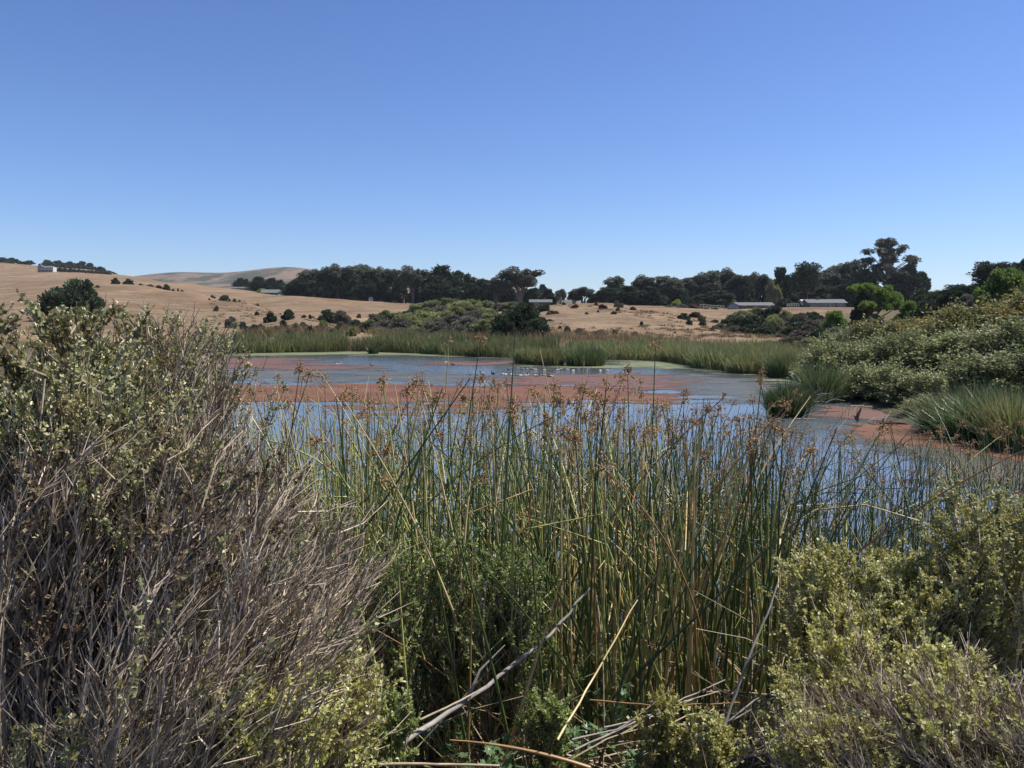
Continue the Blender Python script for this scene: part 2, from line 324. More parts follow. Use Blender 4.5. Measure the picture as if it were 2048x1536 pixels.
def terrain():
    az = np.concatenate([np.linspace(-180, -46, 40)[:-1], np.linspace(-46, 46, 300), np.linspace(46, 180, 40)[1:-1]]) * PI / 180
    rr = np.concatenate([[.05], np.exp(np.linspace(math.log(.7), math.log(4300), 230))])
    A, Q = np.meshgrid(az, rr, indexing='ij'); X = Q * np.sin(A); Y = Q * np.cos(A); Z = H(X, Y)
    n, k = A.shape; idx = np.arange(n * k).reshape(n, k); i1 = np.roll(idx, -1, 0)
    F = np.stack([idx[:, :-1], idx[:, 1:], i1[:, 1:], i1[:, :-1]], -1).reshape(-1, 4)
    mb = MB(); mb.add(np.stack([X, Y, Z], -1), F)
    s = -sdist(X, Y, POND)
    dry = sstep(7, 16, s) * sstep(30, 60, Y)
    th = sstep(0, 1, 1 - np.hypot((X / np.maximum(Y, 1) + .09) / .11, (np.log(np.maximum(Y, 1)) - math.log(170)) / .55))     # the bushy valley
    th2 = sstep(.30, .44, X / np.maximum(Y, 1)) * (Y < 230)
    m, nn, out = mat_new('ground_surface')
    g = nn.nodes.new('ShaderNodeNewGeometry'); P = g.outputs['Position']
    n1 = noise(nn, .045, 6, .65, P); n2 = noise(nn, .6, 6, .7, P); n3 = noise(nn, 5, 5, .7, P)
    st = nd(nn, 'ShaderNodeMapping'); st.inputs['Scale'].default_value = (.25, 1.6, 1); nn.links.new(P, st.inputs[0])
    n4 = noise(nn, .22, 5, .7, st.outputs[0])
    r1 = ramp(nn, [(.36, (.145, .088, .046)), (.5, (.225, .153, .096)), (.62, (.305, .225, .142))]); nn.links.new(n1.outputs[0], r1.inputs[0])
    r2 = ramp(nn, [(.36, (.12, .077, .045)), (.5, (.215, .145, .085)), (.64, (.37, .28, .165))]); nn.links.new(n2.outputs[0], r2.inputs[0])
    r4 = ramp(nn, [(.4, (.15, .095, .054)), (.58, (.3, .215, .125))]); nn.links.new(n4.outputs[0], r4.inputs[0])
    c = mixc(nn, r1.outputs[0], r2.outputs[0], fac=.45); c = mixc(nn, c, r4.outputs[0], fac=.4)
    wv = noise(nn, .02, 3, .5, P); n5 = noise(nn, .12, 6, .75, P)
    r5 = ramp(nn, [(.42, (1, 1, 1)), (.5, (.82, .8, .76)), (.6, (.62, .56, .5))]); nn.links.new(n5.outputs[0], r5.inputs[0])
    c = mixc(nn, c, r5.outputs[0], fac=.75, mode='MULTIPLY')
    r6 = ramp(nn, [(.35, (1.18, 1.12, 1.0)), (.55, (.92, .92, .94)), (.7, (.8, .74, .68))]); nn.links.new(wv.outputs[0], r6.inputs[0])
    c = mixc(nn, c, r6.outputs[0], fac=.9, mode='MULTIPLY'); hd = nd(nn, 'ShaderNodeHueSaturation', Saturation=.9, Value=.95); nn.links.new(c, hd.inputs['Color']); c = hd.outputs[0]
    soil = ramp(nn, [(.3, (.035, .026, .018)), (.55, (.075, .058, .04)), (.75, (.15, .12, .085))]); nn.links.new(n3.outputs[0], soil.inputs[0])
    a1 = nd(nn, 'ShaderNodeAttribute', attribute_name='dry'); a2 = nd(nn, 'ShaderNodeAttribute', attribute_name='scrub')
    c = mixc(nn, soil.outputs[0], c, a1.outputs['Fac'])
    c = mixc(nn, c, (.075, .075, .04), a2.outputs['Fac'])
    p = nd(nn, 'ShaderNodeBsdfPrincipled', Roughness=.95); p.inputs['Specular IOR Level'].default_value = .08
    nn.links.new(c, p.inputs['Base Color'])
    bp = nd(nn, 'ShaderNodeBump', Strength=.8, Distance=.5); nn.links.new(n2.outputs[0], bp.inputs['Height']); nn.links.new(bp.outputs[0], p.inputs['Normal'])
    nn.links.new(p.outputs[0], out.inputs[0])
    o = mb.build('ground', m, smooth=True, attr={'dry': dry, 'scrub': np.maximum(th * .8, th2 * .6)})
    tag(o, kind='structure')
terrain()

def far_hills():
    """rolling hills two kilometres off"""
    sk = [(-700, 560), (100, 566), (250, 556), (300, 549), (350, 543), (430, 546), (480, 545), (520, 538), (565, 533), (605, 534), (640, 542), (700, 552), (760, 552), (830, 541), (865, 546), (900, 551), (960, 556), (1020, 568), (1100, 598), (1400, 612), (2700, 610)]
    px = np.linspace(-500, 2500, 300); sky_y = np.interp(px, [a for a, _ in sk], [b for _, b in sk])
    sky_y = np.convolve(np.pad(sky_y, 4, mode='edge'), np.ones(9) / 9, 'valid')
    D = np.linspace(1500, 3400, 42); Q = (D - 1500) / 1900
    PXg, Dg = np.meshgrid(px, D, indexing='ij')
    top = EYE + (635 - sky_y) / 1600 * 2600
    prof_ = np.interp(Q, [0, .2, .58, .75, 1], [0, .45, 1, .8, .3])
    X = (PXg - 1024) / 1600 * Dg
    wob = (vnoise(X, Dg, 330, 4) - .5) * 34 * np.sin(PI * np.clip(Q / .58, 0, 1))[None] + (vnoise(X, Dg, 120, 9) - .5) * 14 * np.sin(PI * np.clip(Q / .58, 0, 1))[None]
    Z = 2 + (top[:, None] - 2) * prof_[None] + wob * .8
    n, k = Z.shape; idx = np.arange(n * k).reshape(n, k)
    F = np.stack([idx[:-1, :-1], idx[1:, :-1], idx[1:, 1:], idx[:-1, 1:]], -1).reshape(-1, 4)
    mb = MB(); mb.add(np.stack([X, Dg, Z], -1), F)
    m, nn, out = mat_new('far_hill_surface')
    g = nn.nodes.new('ShaderNodeNewGeometry'); P = g.outputs['Position']
    mp = nd(nn, 'ShaderNodeMapping'); mp.inputs['Scale'].default_value = (1, .35, 1.5); nn.links.new(P, mp.inputs[0])
    n1 = noise(nn, .009, 5, .62, mp.outputs[0]); n2 = noise(nn, .04, 5, .7, P)
    r1 = ramp(nn, [(.3, (.125, .088, .065)), (.7, (.2, .145, .105))]); nn.links.new(n2.outputs[0], r1.inputs[0])
    sc = ramp(nn, [(.49, (0, 0, 0)), (.55, (1, 1, 1))]); nn.links.new(n1.outputs[0], sc.inputs[0])
    ml = nd(nn, 'ShaderNodeMath', operation='MULTIPLY'); nn.links.new(sc.outputs[0], ml.inputs[0])
    r3 = ramp(nn, [(.35, (.35, .35, .35)), (.5, (1, 1, 1))]); nn.links.new(n2.outputs[0], r3.inputs[0]); nn.links.new(r3.outputs[0], ml.inputs[1])
    c = mixc(nn, r1.outputs[0], (.05, .06, .04), ml.outputs[0])
    p = nd(nn, 'ShaderNodeBsdfPrincipled', Roughness=.95); p.inputs['Specular IOR Level'].default_value = .05
    nn.links.new(c, p.inputs['Base Color']); nn.links.new(p.outputs[0], out.inputs[0])
    tag(mb.build('far_hills', m, smooth=True), kind='structure')
far_hills()

# ------------------------------------------------------------------ water and what floats on it
def water():
    m, n, out = mat_new('pond_water')
    g = n.nodes.new('ShaderNodeNewGeometry'); P = g.outputs['Position']
    p = nd(n, 'ShaderNodeBsdfPrincipled', Roughness=.06, IOR=1.9)
    p.inputs['Specular IOR Level'].default_value = .5
    big = noise(n, .12, 4, .6, P)
    cr = ramp(n, [(.35, (.08, .1, .12)), (.65, (.12, .135, .15))]); n.links.new(big.outputs[0], cr.inputs[0]); n.links.new(cr.outputs[0], p.inputs['Base Color'])
    mp = nd(n, 'ShaderNodeMapping'); mp.inputs['Scale'].default_value = (1, 1.7, 1); n.links.new(P, mp.inputs[0])
    a = noise(n, 2.2, 4, .6, mp.outputs[0]); b = noise(n, 9, 3, .6, mp.outputs[0])
    ad = nd(n, 'ShaderNodeMath', operation='MULTIPLY_ADD'); n.links.new(b.outputs[0], ad.inputs[0]); ad.inputs[1].default_value = .25; n.links.new(a.outputs[0], ad.inputs[2])
    st = ramp(n, [(.4, (.15, .15, .15)), (.6, (1, 1, 1))]); n.links.new(big.outputs[0], st.inputs[0])
    bp = nd(n, 'ShaderNodeBump', Strength=.4, Distance=.03); n.links.new(ad.outputs[0], bp.inputs['Height']); n.links.new(bp.outputs[0], p.inputs['Normal'])
    n.links.new(p.outputs[0], out.inputs[0])
    poly = np.array(POND); mb = MB()
    # water sheet reaching a little under the banks
    c = poly.mean(0); q = c + (poly - c) * 1.0
    q = np.array([p_ + (p_ - c) / np.linalg.norm(p_ - c) * 1.2 for p_ in q])
    mb.add(np.c_[q, np.zeros(len(q))], [list(range(len(q)))])
    tag(mb.build('water', m), kind='structure')
water()
def matmat(name, cols, rough=.7, fine=3., edge=.9):
    """floating growth: colour by noise, and open water showing wherever the cover thins"""
    m, n, out = mat_new(name)
    g = n.nodes.new('ShaderNodeNewGeometry'); P = g.outputs['Position']
    at = nd(n, 'ShaderNodeAttribute', attribute_name='cover')
    mp = nd(n, 'ShaderNodeMapping'); mp.inputs['Scale'].default_value = (.4, 1.2, 1); n.links.new(P, mp.inputs[0])
    a = noise(n, .55, 7, .7, mp.outputs[0]); b = noise(n, fine * 3, 4, .7, P)
    mx = nd(n, 'ShaderNodeMath', operation='MULTIPLY_ADD'); n.links.new(b.outputs[0], mx.inputs[0]); mx.inputs[1].default_value = .5
    ml = nd(n, 'ShaderNodeMath', operation='MULTIPLY_ADD'); n.links.new(a.outputs[0], ml.inputs[0]); ml.inputs[1].default_value = 2.; ml.inputs[2].default_value = -.72; n.links.new(ml.outputs[0], mx.inputs[2])
    sub = nd(n, 'ShaderNodeMath', operation='SUBTRACT'); n.links.new(at.outputs['Fac'], sub.inputs[0]); n.links.new(mx.outputs[0], sub.inputs[1])
    mr = nd(n, 'ShaderNodeMapRange'); mr.inputs['From Min'].default_value = -.03; mr.inputs['From Max'].default_value = .05; n.links.new(sub.outputs[0], mr.inputs[0])
    r = ramp(n, [(.3 + .4 * i / (len(cols) - 1), c) for i, c in enumerate(cols)])
    n3 = noise(n, .35, 5, .7, mp.outputs[0]); n.links.new(n3.outputs[0], r.inputs[0])
    fl = ramp(n, [(.3, (.8, .8, .8)), (.7, (1.15, 1.15, 1.15))]); n.links.new(b.outputs[0], fl.inputs[0])
    col = mixc(n, r.outputs[0], fl.outputs[0], fac=1, mode='MULTIPLY')
    p = nd(n, 'ShaderNodeBsdfPrincipled', Roughness=rough); p.inputs['Specular IOR Level'].default_value = .25; n.links.new(col, p.inputs['Base Color'])
    bp = nd(n, 'ShaderNodeBump', Strength=.25, Distance=.02); n.links.new(b.outputs[0], bp.inputs['Height']); n.links.new(bp.outputs[0], p.inputs['Normal'])
    t = n.nodes.new('ShaderNodeBsdfTransparent'); ms = n.nodes.new('ShaderNodeMixShader')
    n.links.new(mr.outputs[0], ms.inputs[0]); n.links.new(t.outputs[0], ms.inputs[1]); n.links.new(p.outputs[0], ms.inputs[2]); n.links.new(ms.outputs[0], out.inputs[0])
    return m
MM = {'red': matmat('water_fern_red', [(.095, .042, .022), (.14, .06, .03), (.185, .09, .045)]),
      'pink': matmat('water_fern_faded', [(.09, .05, .036), (.13, .068, .048), (.12, .08, .06)]),
      'green': matmat('duckweed', [(.1, .12, .055), (.145, .16, .08), (.18, .185, .105)]),
      'grey': matmat('algae_film', [(.055, .06, .05), (.085, .085, .068), (.12, .11, .085)], .5),
      'brown': matmat('brown_algae_film', [(.045, .042, .03), (.075, .07, .05), (.11, .1, .072)], .5)}
def float_mat(name, pts, mkey, z, label, full=1.05, edge=2.5, bias=0.):
    poly = [tuple(WP(*p)) for p in pts]
    P = np.array(poly); x0, y0 = P.min(0) - 1; x1, y1 = P.max(0) + 1
    nx = int(min(150, (x1 - x0) / .3)) + 2; ny = int(min(110, (y1 - y0) / .3)) + 2
    X, Y = np.meshgrid(np.linspace(x0, x1, nx), np.linspace(y0, y1, ny), indexing='ij')
    s = sdist(X, Y, poly); c = np.clip(.5 + s / edge * .5 + bias, 0, full)
    keep = (c > .1) & (sdist(X, Y, POND) > -.6)
    idx = np.arange(nx * ny).reshape(nx, ny)
    k = keep[:-1, :-1] & keep[1:, :-1] & keep[1:, 1:] & keep[:-1, 1:]
    F = np.stack([idx[:-1, :-1][k], idx[1:, :-1][k], idx[1:, 1:][k], idx[:-1, 1:][k]], -1)
    used = np.unique(F); mp = np.zeros(nx * ny, int); mp[used] = np.arange(len(used))
    V = np.stack([X.ravel(), Y.ravel(), np.full(nx * ny, z)], -1)[used]
    mb = MB(); mb.add(V, mp[F])
    tag(mb.build(name, MM[mkey], attr={'cover': c.ravel()[used]}), label, 'floating plants', kind='stuff')
float_mat('red_water_fern', [(380, 771), (600, 768), (820, 768), (1000, 772), (1180, 772), (1300, 783), (1395, 796), (1330, 806), (1240, 803), (1120, 806), (980, 818), (860, 806), (700, 806), (500, 805), (400, 806)], 'red', .012, 'brick red carpet of water fern lying across the middle of the pond', edge=3., full=1.35)
float_mat('red_water_fern', [(400, 716), (620, 716), (640, 722), (600, 728), (760, 733), (700, 739), (520, 740), (400, 738)], 'pink', .012, 'faded red water fern streak near the far left shore', edge=5, full=1.2)
float_mat('red_water_fern', [(1090, 748), (1330, 748), (1400, 768), (1340, 782), (1180, 772), (1000, 770), (980, 758)], 'pink', .008, 'faded pinkish fern blending into the film right of the birds', edge=5, full=.82)
float_mat('red_water_fern', [(820, 724), (1040, 722), (1100, 728), (980, 730), (850, 731)], 'pink', .012, 'thin faded red streak of fern before the far reeds', edge=5, full=.8)
float_mat('red_water_fern', [(1680, 846), (1820, 848), (1950, 870), (2100, 884), (2100, 930), (1950, 908), (1840, 892), (1740, 876)], 'red', .012, 'red water fern strip by the willows on the right bank', edge=1.2, full=1.3)
float_mat('red_water_fern', [(1640, 811), (1780, 816), (1830, 850), (1720, 842), (1640, 830)], 'pink', .012, 'pinkish fern patch in the shaded corner below the willows', edge=1.6, full=1.1)
float_mat('duckweed', [(1230, 719), (1345, 722), (1400, 733), (1480, 745), (1600, 757), (1600, 766), (1500, 756), (1440, 745), (1360, 737), (1230, 736), (1130, 736), (1040, 734), (1050, 731), (1225, 730)], 'green', .008, 'pale green duckweed rim along the far right reeds', edge=5, full=.86)
float_mat('duckweed', [(470, 706), (700, 703), (900, 707), (1010, 713), (1010, 716), (900, 712), (700, 709), (470, 712)], 'green', .008, 'thin pale green duckweed line under the far left reeds', edge=4, full=.85, bias=.05)
float_mat('algae_film', [(440, 742), (700, 736), (900, 747), (1130, 752), (1300, 746), (1440, 750), (1560, 764), (1640, 790), (1560, 806), (1400, 797), (1290, 776), (1100, 768), (900, 764), (440, 764)], 'grey', .004, 'dull grey algae film between the red fern and the duckweed', edge=7, full=.7)
float_mat('algae_film', [(1640, 822), (1740, 842), (1850, 880), (2100, 912), (2150, 1010), (1950, 975), (1820, 945), (1720, 905), (1640, 880)], 'brown', .004, 'brownish algae film in the right near corner of the pond', edge=3.5, full=.93)
float_mat('red_water_fern', [(700, 806), (980, 812), (1000, 824), (960, 838), (820, 834), (720, 822)], 'pink', .006, 'loose drifting shreds of fern below the big red carpet', edge=5, full=.62)

# ------------------------------------------------------------------ far plants: prototypes shared by many copies
def lobe(mb, c, r, n, L, W, up=.3, out=1., flat=0., mi=0):
    d = rdir(n); d[:, 2] = np.where(d[:, 2] < -.35, -d[:, 2], d[:, 2])
    rad = rng.uniform(.72, 1.04, n)[:, None]
    C = np.array(c) + d * np.array(r) * rad
    D = norm(d * out + rdir(n) * .7 + np.array([0, 0, up])); 
    Nn = norm(d + rdir(n) * .8 + np.array([0, 0, flat]))
    diamonds(mb, C - D * L * .4, D, Nn, L * rng.uniform(.6, 1.3, n), W * rng.uniform(.6, 1.3, n), .2, mi)
def limb(mb, a, b, r0, r1, sag=.12, k=6, sides=5):
    a = np.array(a, float); b = np.array(b, float); t = np.linspace(0, 1, k)[:, None]
    c = (a + b) / 2 + rdir(1)[0] * np.linalg.norm(b - a) * sag + np.array([0, 0, .06 * np.linalg.norm(b - a)])
    P = (1 - t) ** 2 * a + 2 * t * (1 - t) * c + t * t * b
    tubes(mb, P[None], (r0 + (r1 - r0) * t[:, 0])[None], sides)
def core(mb, c, r, seg=7, mi=0):
    """dense inner twig-and-leaf body of a lobe, broken up so it never reads as a ball"""
    n = 26; d = rdir(n); C = np.array(c) + d * np.array(r) * .45
    diamonds(mb, C - d * np.array(r) * .5, d, rdir(n), np.mean(r) * 1.0, np.mean(r) * .75, .1, mi)
def cypress(seed, flat=False):
    tr, cr = MB(), MB(); h = 10.; Rr = 3.6
    limb(tr, (0, 0, 0), (rng.uniform(-.4, .4), 0, h * .92), .38, .08, .03, 8)
    nl = 13
    for i in range(nl):
        f = i / (nl - 1); z = h * (.12 + .84 * f)
        if flat: rad = Rr * (.55 + .65 * f if f < .85 else .95)
        else: rad = Rr * (1.05 - .25 * abs(f - .3)) * (1 - max(0, f - .55) * 1.5)
        if flat and f < .4: continue
        nb = max(3, int(7 * rad / Rr))
        a0 = rng.uniform(0, 6.28)
        for j in range(nb):
            a = a0 + j * 6.283 / nb + rng.uniform(-.3, .3); rr = rad * rng.uniform(.6, 1.12)
            zt = z + rng.uniform(-.35, .55)
            limb(tr, (0, 0, z - .5), (math.cos(a) * rr * .8, math.sin(a) * rr * .8, zt), .09, .03, .1, 4, 3)
            for q in (.5, .85):
                cx, cy = math.cos(a) * rr * q, math.sin(a) * rr * q
                n = 60; d = rdir(n); d[:, 2] *= .75
                C = np.array([cx, cy, zt]) + d * np.array([rr * .28 + .3, rr * .28 + .3, .95])
                D = norm(np.array([math.cos(a), math.sin(a), .35]) + rdir(n) * .8)
                diamonds(cr, C, D, norm(np.array([0, 0, 1.]) + rdir(n) * .8), rng.uniform(.45, 1.0, n), rng.uniform(.22, .42, n), .2)
    for i in range(5):   # jagged leaders
        a = rng.uniform(0, 6.28); q = rng.uniform(0, 1.2); lobe(cr, (math.cos(a) * q, math.sin(a) * q, h * rng.uniform(.9, 1.0)), (.5, .5, .5), 40, .7, .3, 1.)
    return tr.mesh('trunk', M['bark'], True), cr.mesh('crown', M['cypress'])
def eucalypt(seed, spread=1., tall=False):
    tr, cr = MB(), MB(); h = 10.
    nl = rng.integers(3, 6); tops = []
    for i in range(nl):
        a = i * 6.283 / nl + rng.uniform(-.4, .4); f1 = h * rng.uniform(.35, .5); q1 = rng.uniform(.4, .9) * spread
        p1 = (math.cos(a) * q1, math.sin(a) * q1, f1); limb(tr, (math.cos(a) * .15, math.sin(a) * .15, 0), p1, .3, .17, .06, 5)
        for j in range(4):
            b = a + rng.uniform(-1.1, 1.1); q2 = rng.uniform(.9, 3.) * spread; z2 = h * rng.uniform(.5, .95) - q2 * .35
            p2 = (math.cos(b) * q2, math.sin(b) * q2, z2 + .6); limb(tr, p1, p2, .15, .05, .1, 5, 4); tops.append(p2)
            for k in range(3):
                p3 = np.array(p2) + rdir(1)[0] * np.array([1.2, 1.2, .8]) * spread + np.array([0, 0, .3]); limb(tr, p2, p3, .05, .02, .1, 3, 3); tops.append(tuple(p3))
    for t in tops:
        r = rng.uniform(.7, 1.3)
        lobe(cr, t, (r, r, r * 1.0), int(125 * r), .42, .24, -.15, .8)
        core(cr, t, (r * .8, r * .8, r * .5))
    return tr.mesh('trunk', M['paletrunk'], True), cr.mesh('crown', M['euc'])
def dome(seed, mk='dark', nl=38, L=.3, W=.18, n=95, hw=1., low=True):
    """bushy dome, unit radius 1 and height 1 (scaled per copy)"""
    cr = MB()
    for i in range(nl):
        a = rng.uniform(0, 6.28); u = rng.uniform(0, 1) ** .6; el = math.acos(u * .98)
        el = rng.uniform(0, PI / 2) if low else el
        q = rng.uniform(.62, .92); c = (math.cos(a) * math.cos(el) * q, math.sin(a) * math.cos(el) * q, max(.06, math.sin(el) * q * hw))
        r = rng.uniform(.17, .3)
        lobe(cr, c, (r, r, r * .85), n, L * .35, W * .4, .35, .9)
        core(cr, c, (r, r, r))
    core(cr, (0, 0, .35), (.7, .7, .45)); core(cr, (0, 0, .3), (.8, .8, .4))
    return cr.mesh('crown', M[mk])
def bush_trunk():
    tr = MB()
    for i in range(5):
        a = rng.uniform(0, 6.28); limb(tr, (0, 0, -.05), (math.cos(a) * .55, math.sin(a) * .55, .6), .035, .012, .1, 4, 4)
    return tr.mesh('trunk', M['bark'], True)
def dense(seed):
    """tall dense rounded conifer, ragged outline of upright plumes"""
    tr, cr = MB(), MB(); h = 10.
    limb(tr, (0, 0, 0), (0, 0, h * .85), .4, .1, .03, 7)
    top = rng.uniform(.5, .8)
    for i in range(46):
        f = rng.uniform(.1, 1) ** .9; env = 3.3 * math.sqrt(max(.04, 1 - max(0., (f - .35) / .72) ** 2.2)) * (.8 + .25 * rng.random()); a = rng.uniform(0, 6.28); q = env * rng.uniform(.5, 1.) if f < .9 else env * rng.uniform(0, .8)
        c = (math.cos(a) * q, math.sin(a) * q, h * f * .93); r = rng.uniform(.6, 1.05)
        limb(tr, (0, 0, h * f * .7), c, .09, .03, .08, 4, 3)
        lobe(cr, c, (r, r, r * 1.35), 90, .62, .28, .7, .9); core(cr, c, (r, r, r * 1.2))
    return tr.mesh('trunk', M['bark'], True), cr.mesh('crown', M['cypress'])
DEN = [dense(i) for i in range(3)]
CYP = [cypress(i) for i in range(3)]; CYPF = [cypress(i, True) for i in range(2)]; EUC = [eucalypt(i, 1.) for i in range(3)]
DOM = {k: [dome(i, k) for i in range(v)] for k, v in (('dark', 3), ('olive', 3), ('grey', 2), ('brown', 1), ('bright', 2), ('yellow', 1), ('cypress', 1))}
BT = [bush_trunk() for _ in range(2)]
def place_tree(name, protos, px, Y, wpx, top, label, cat, group=None, base=None, hw=7.4):
    """wpx = crown width, top = row of the tip in the photograph; the foot stands on the ground there"""
    x = PX(px, 620, Y)[0]; z = h1(x, Y) - .15
    ht = float(PX(px, top, Y)[2]) - z; wd = wpx / 1600 * Y
    tr, cr = protos[rng.integers(len(protos))]
    o = empty(name, (x, Y, z), rng.uniform(0, 6.28), (wd / hw, wd / hw, ht / 10.2))
    link('trunk', tr, o); link('crown', cr, o)
    return tag(o, label, cat, group)
def place_bush(px, Y, wpx, hpx, mk, label, group=None, name='bush', base=None, trunk=False, top=None, cat='bush', deep=1.):
    x = PX(px, 640, Y)[0]; z = h1(x, Y) - .05
    wd = wpx / 1600 * Y / 2; ht = hpx / 1600 * Y if top is None else float(PX(px, top, Y)[2]) - z
    if top is not None and ht < .85 * wd: z -= .85 * wd - ht; ht = .85 * wd      # foot sunk in the slope and the neighbours
    me = DOM[mk][rng.integers(len(DOM[mk]))]; sc = (wd, wd * deep, ht)
    if trunk:
        o = empty(name, (x, Y, z), rng.uniform(0, 6.28) if deep == 1 else 0, sc); link('crown', me, o); link('trunk', BT[rng.integers(2)], o)
    else:
        o = link(name, me, None, (x, Y, z)); o.rotation_euler = (0, 0, rng.uniform(0, 6.28) if deep == 1 else 0); o.scale = sc
    return tag(o, label, cat, group)
ORD = ['first', 'second', 'third', 'fourth', 'fifth', 'sixth', 'seventh', 'eighth', 'ninth', 'tenth', 'eleventh', 'twelfth', 'thirteenth', 'fourteenth', 'fifteenth', 'sixteenth', 'seventeenth', 'eighteenth', 'nineteenth', 'twentieth', 'twenty-first', 'twenty-second', 'twenty-third', 'twenty-fourth', 'twenty-fifth', 'twenty-sixth', 'twenty-seventh', 'twenty-eighth', 'twenty-ninth', 'thirtieth']
# ------------------------------------------------------------------ tree belts on the rise
G = 'trees of the big dark grove'
grove = [  # px, Y, width, top, kind, words
    (588, 420, 40, 566, 'c', 'low dark cypress at the sloping left end of the big grove'),
    (604, 416, 44, 552, 'c', 'second dark cypress from the left in the big grove'),
    (628, 424, 50, 543, 'e', 'rounded eucalyptus third from the left in the big grove'),
    (652, 402, 46, 541, 'c', 'dark cypress with bare trunk feet showing left in the grove'),
    (678, 406, 52, 534, 'e', 'tallest domed eucalyptus in the left half of the grove'),
    (700, 404, 44, 540, 'c', 'dark cypress just right of the tall domed eucalyptus in the grove'),
    (722, 420, 52, 534, 'e', 'eucalyptus with ragged bright topped crown in the grove middle'),
    (742, 394, 50, 546, 'c', 'dark cypress above the pale gap between the grove trunks'),
    (764, 412, 46, 540, 'e', 'narrow eucalyptus behind the pale shed in the grove'),
    (786, 390, 48, 545, 'c', 'dark cypress right of the pale gap in the grove'),
    (806, 404, 44, 539, 'e', 'slender eucalyptus with thin forked grey trunks in the grove'),
    (828, 384, 46, 540, 'e', 'eucalyptus with several pale slanting trunks in the grove'),
    (850, 388, 46, 548, 'c', 'dark cypress behind the small blue grey shed'),
    (884, 382, 66, 537, 'c', 'broad layered cypress with a jagged top, right part of grove'),
    (918, 386, 60, 540, 'c', 'broad layered cypress next right of the jagged topped one'),
    (944, 392, 40, 556, 'c', 'lower cypress filling the dip right of the layered cypresses'),
    (966, 380, 44, 556, 'c', 'dark rounded cypress between the layered pair and tall eucalyptus'),
    (992, 378, 40, 560, 'e', 'smaller eucalyptus leaning against the left of the tall one'),
    (1040, 372, 76, 541, 'e', 'tall open crowned eucalyptus at the right end of the grove'),
    (1066, 380, 40, 578, 'c', 'low dark cypress tucked under the tall eucalyptus')]
for px, Y, wd, top, k, lab in grove:
    place_tree('cypress_tree' if k == 'c' else 'eucalyptus_tree', (DEN if rng.random() < .7 else CYP) if k == 'c' else EUC, px, Y, wd * 1.12, top, lab, 'tree', G)
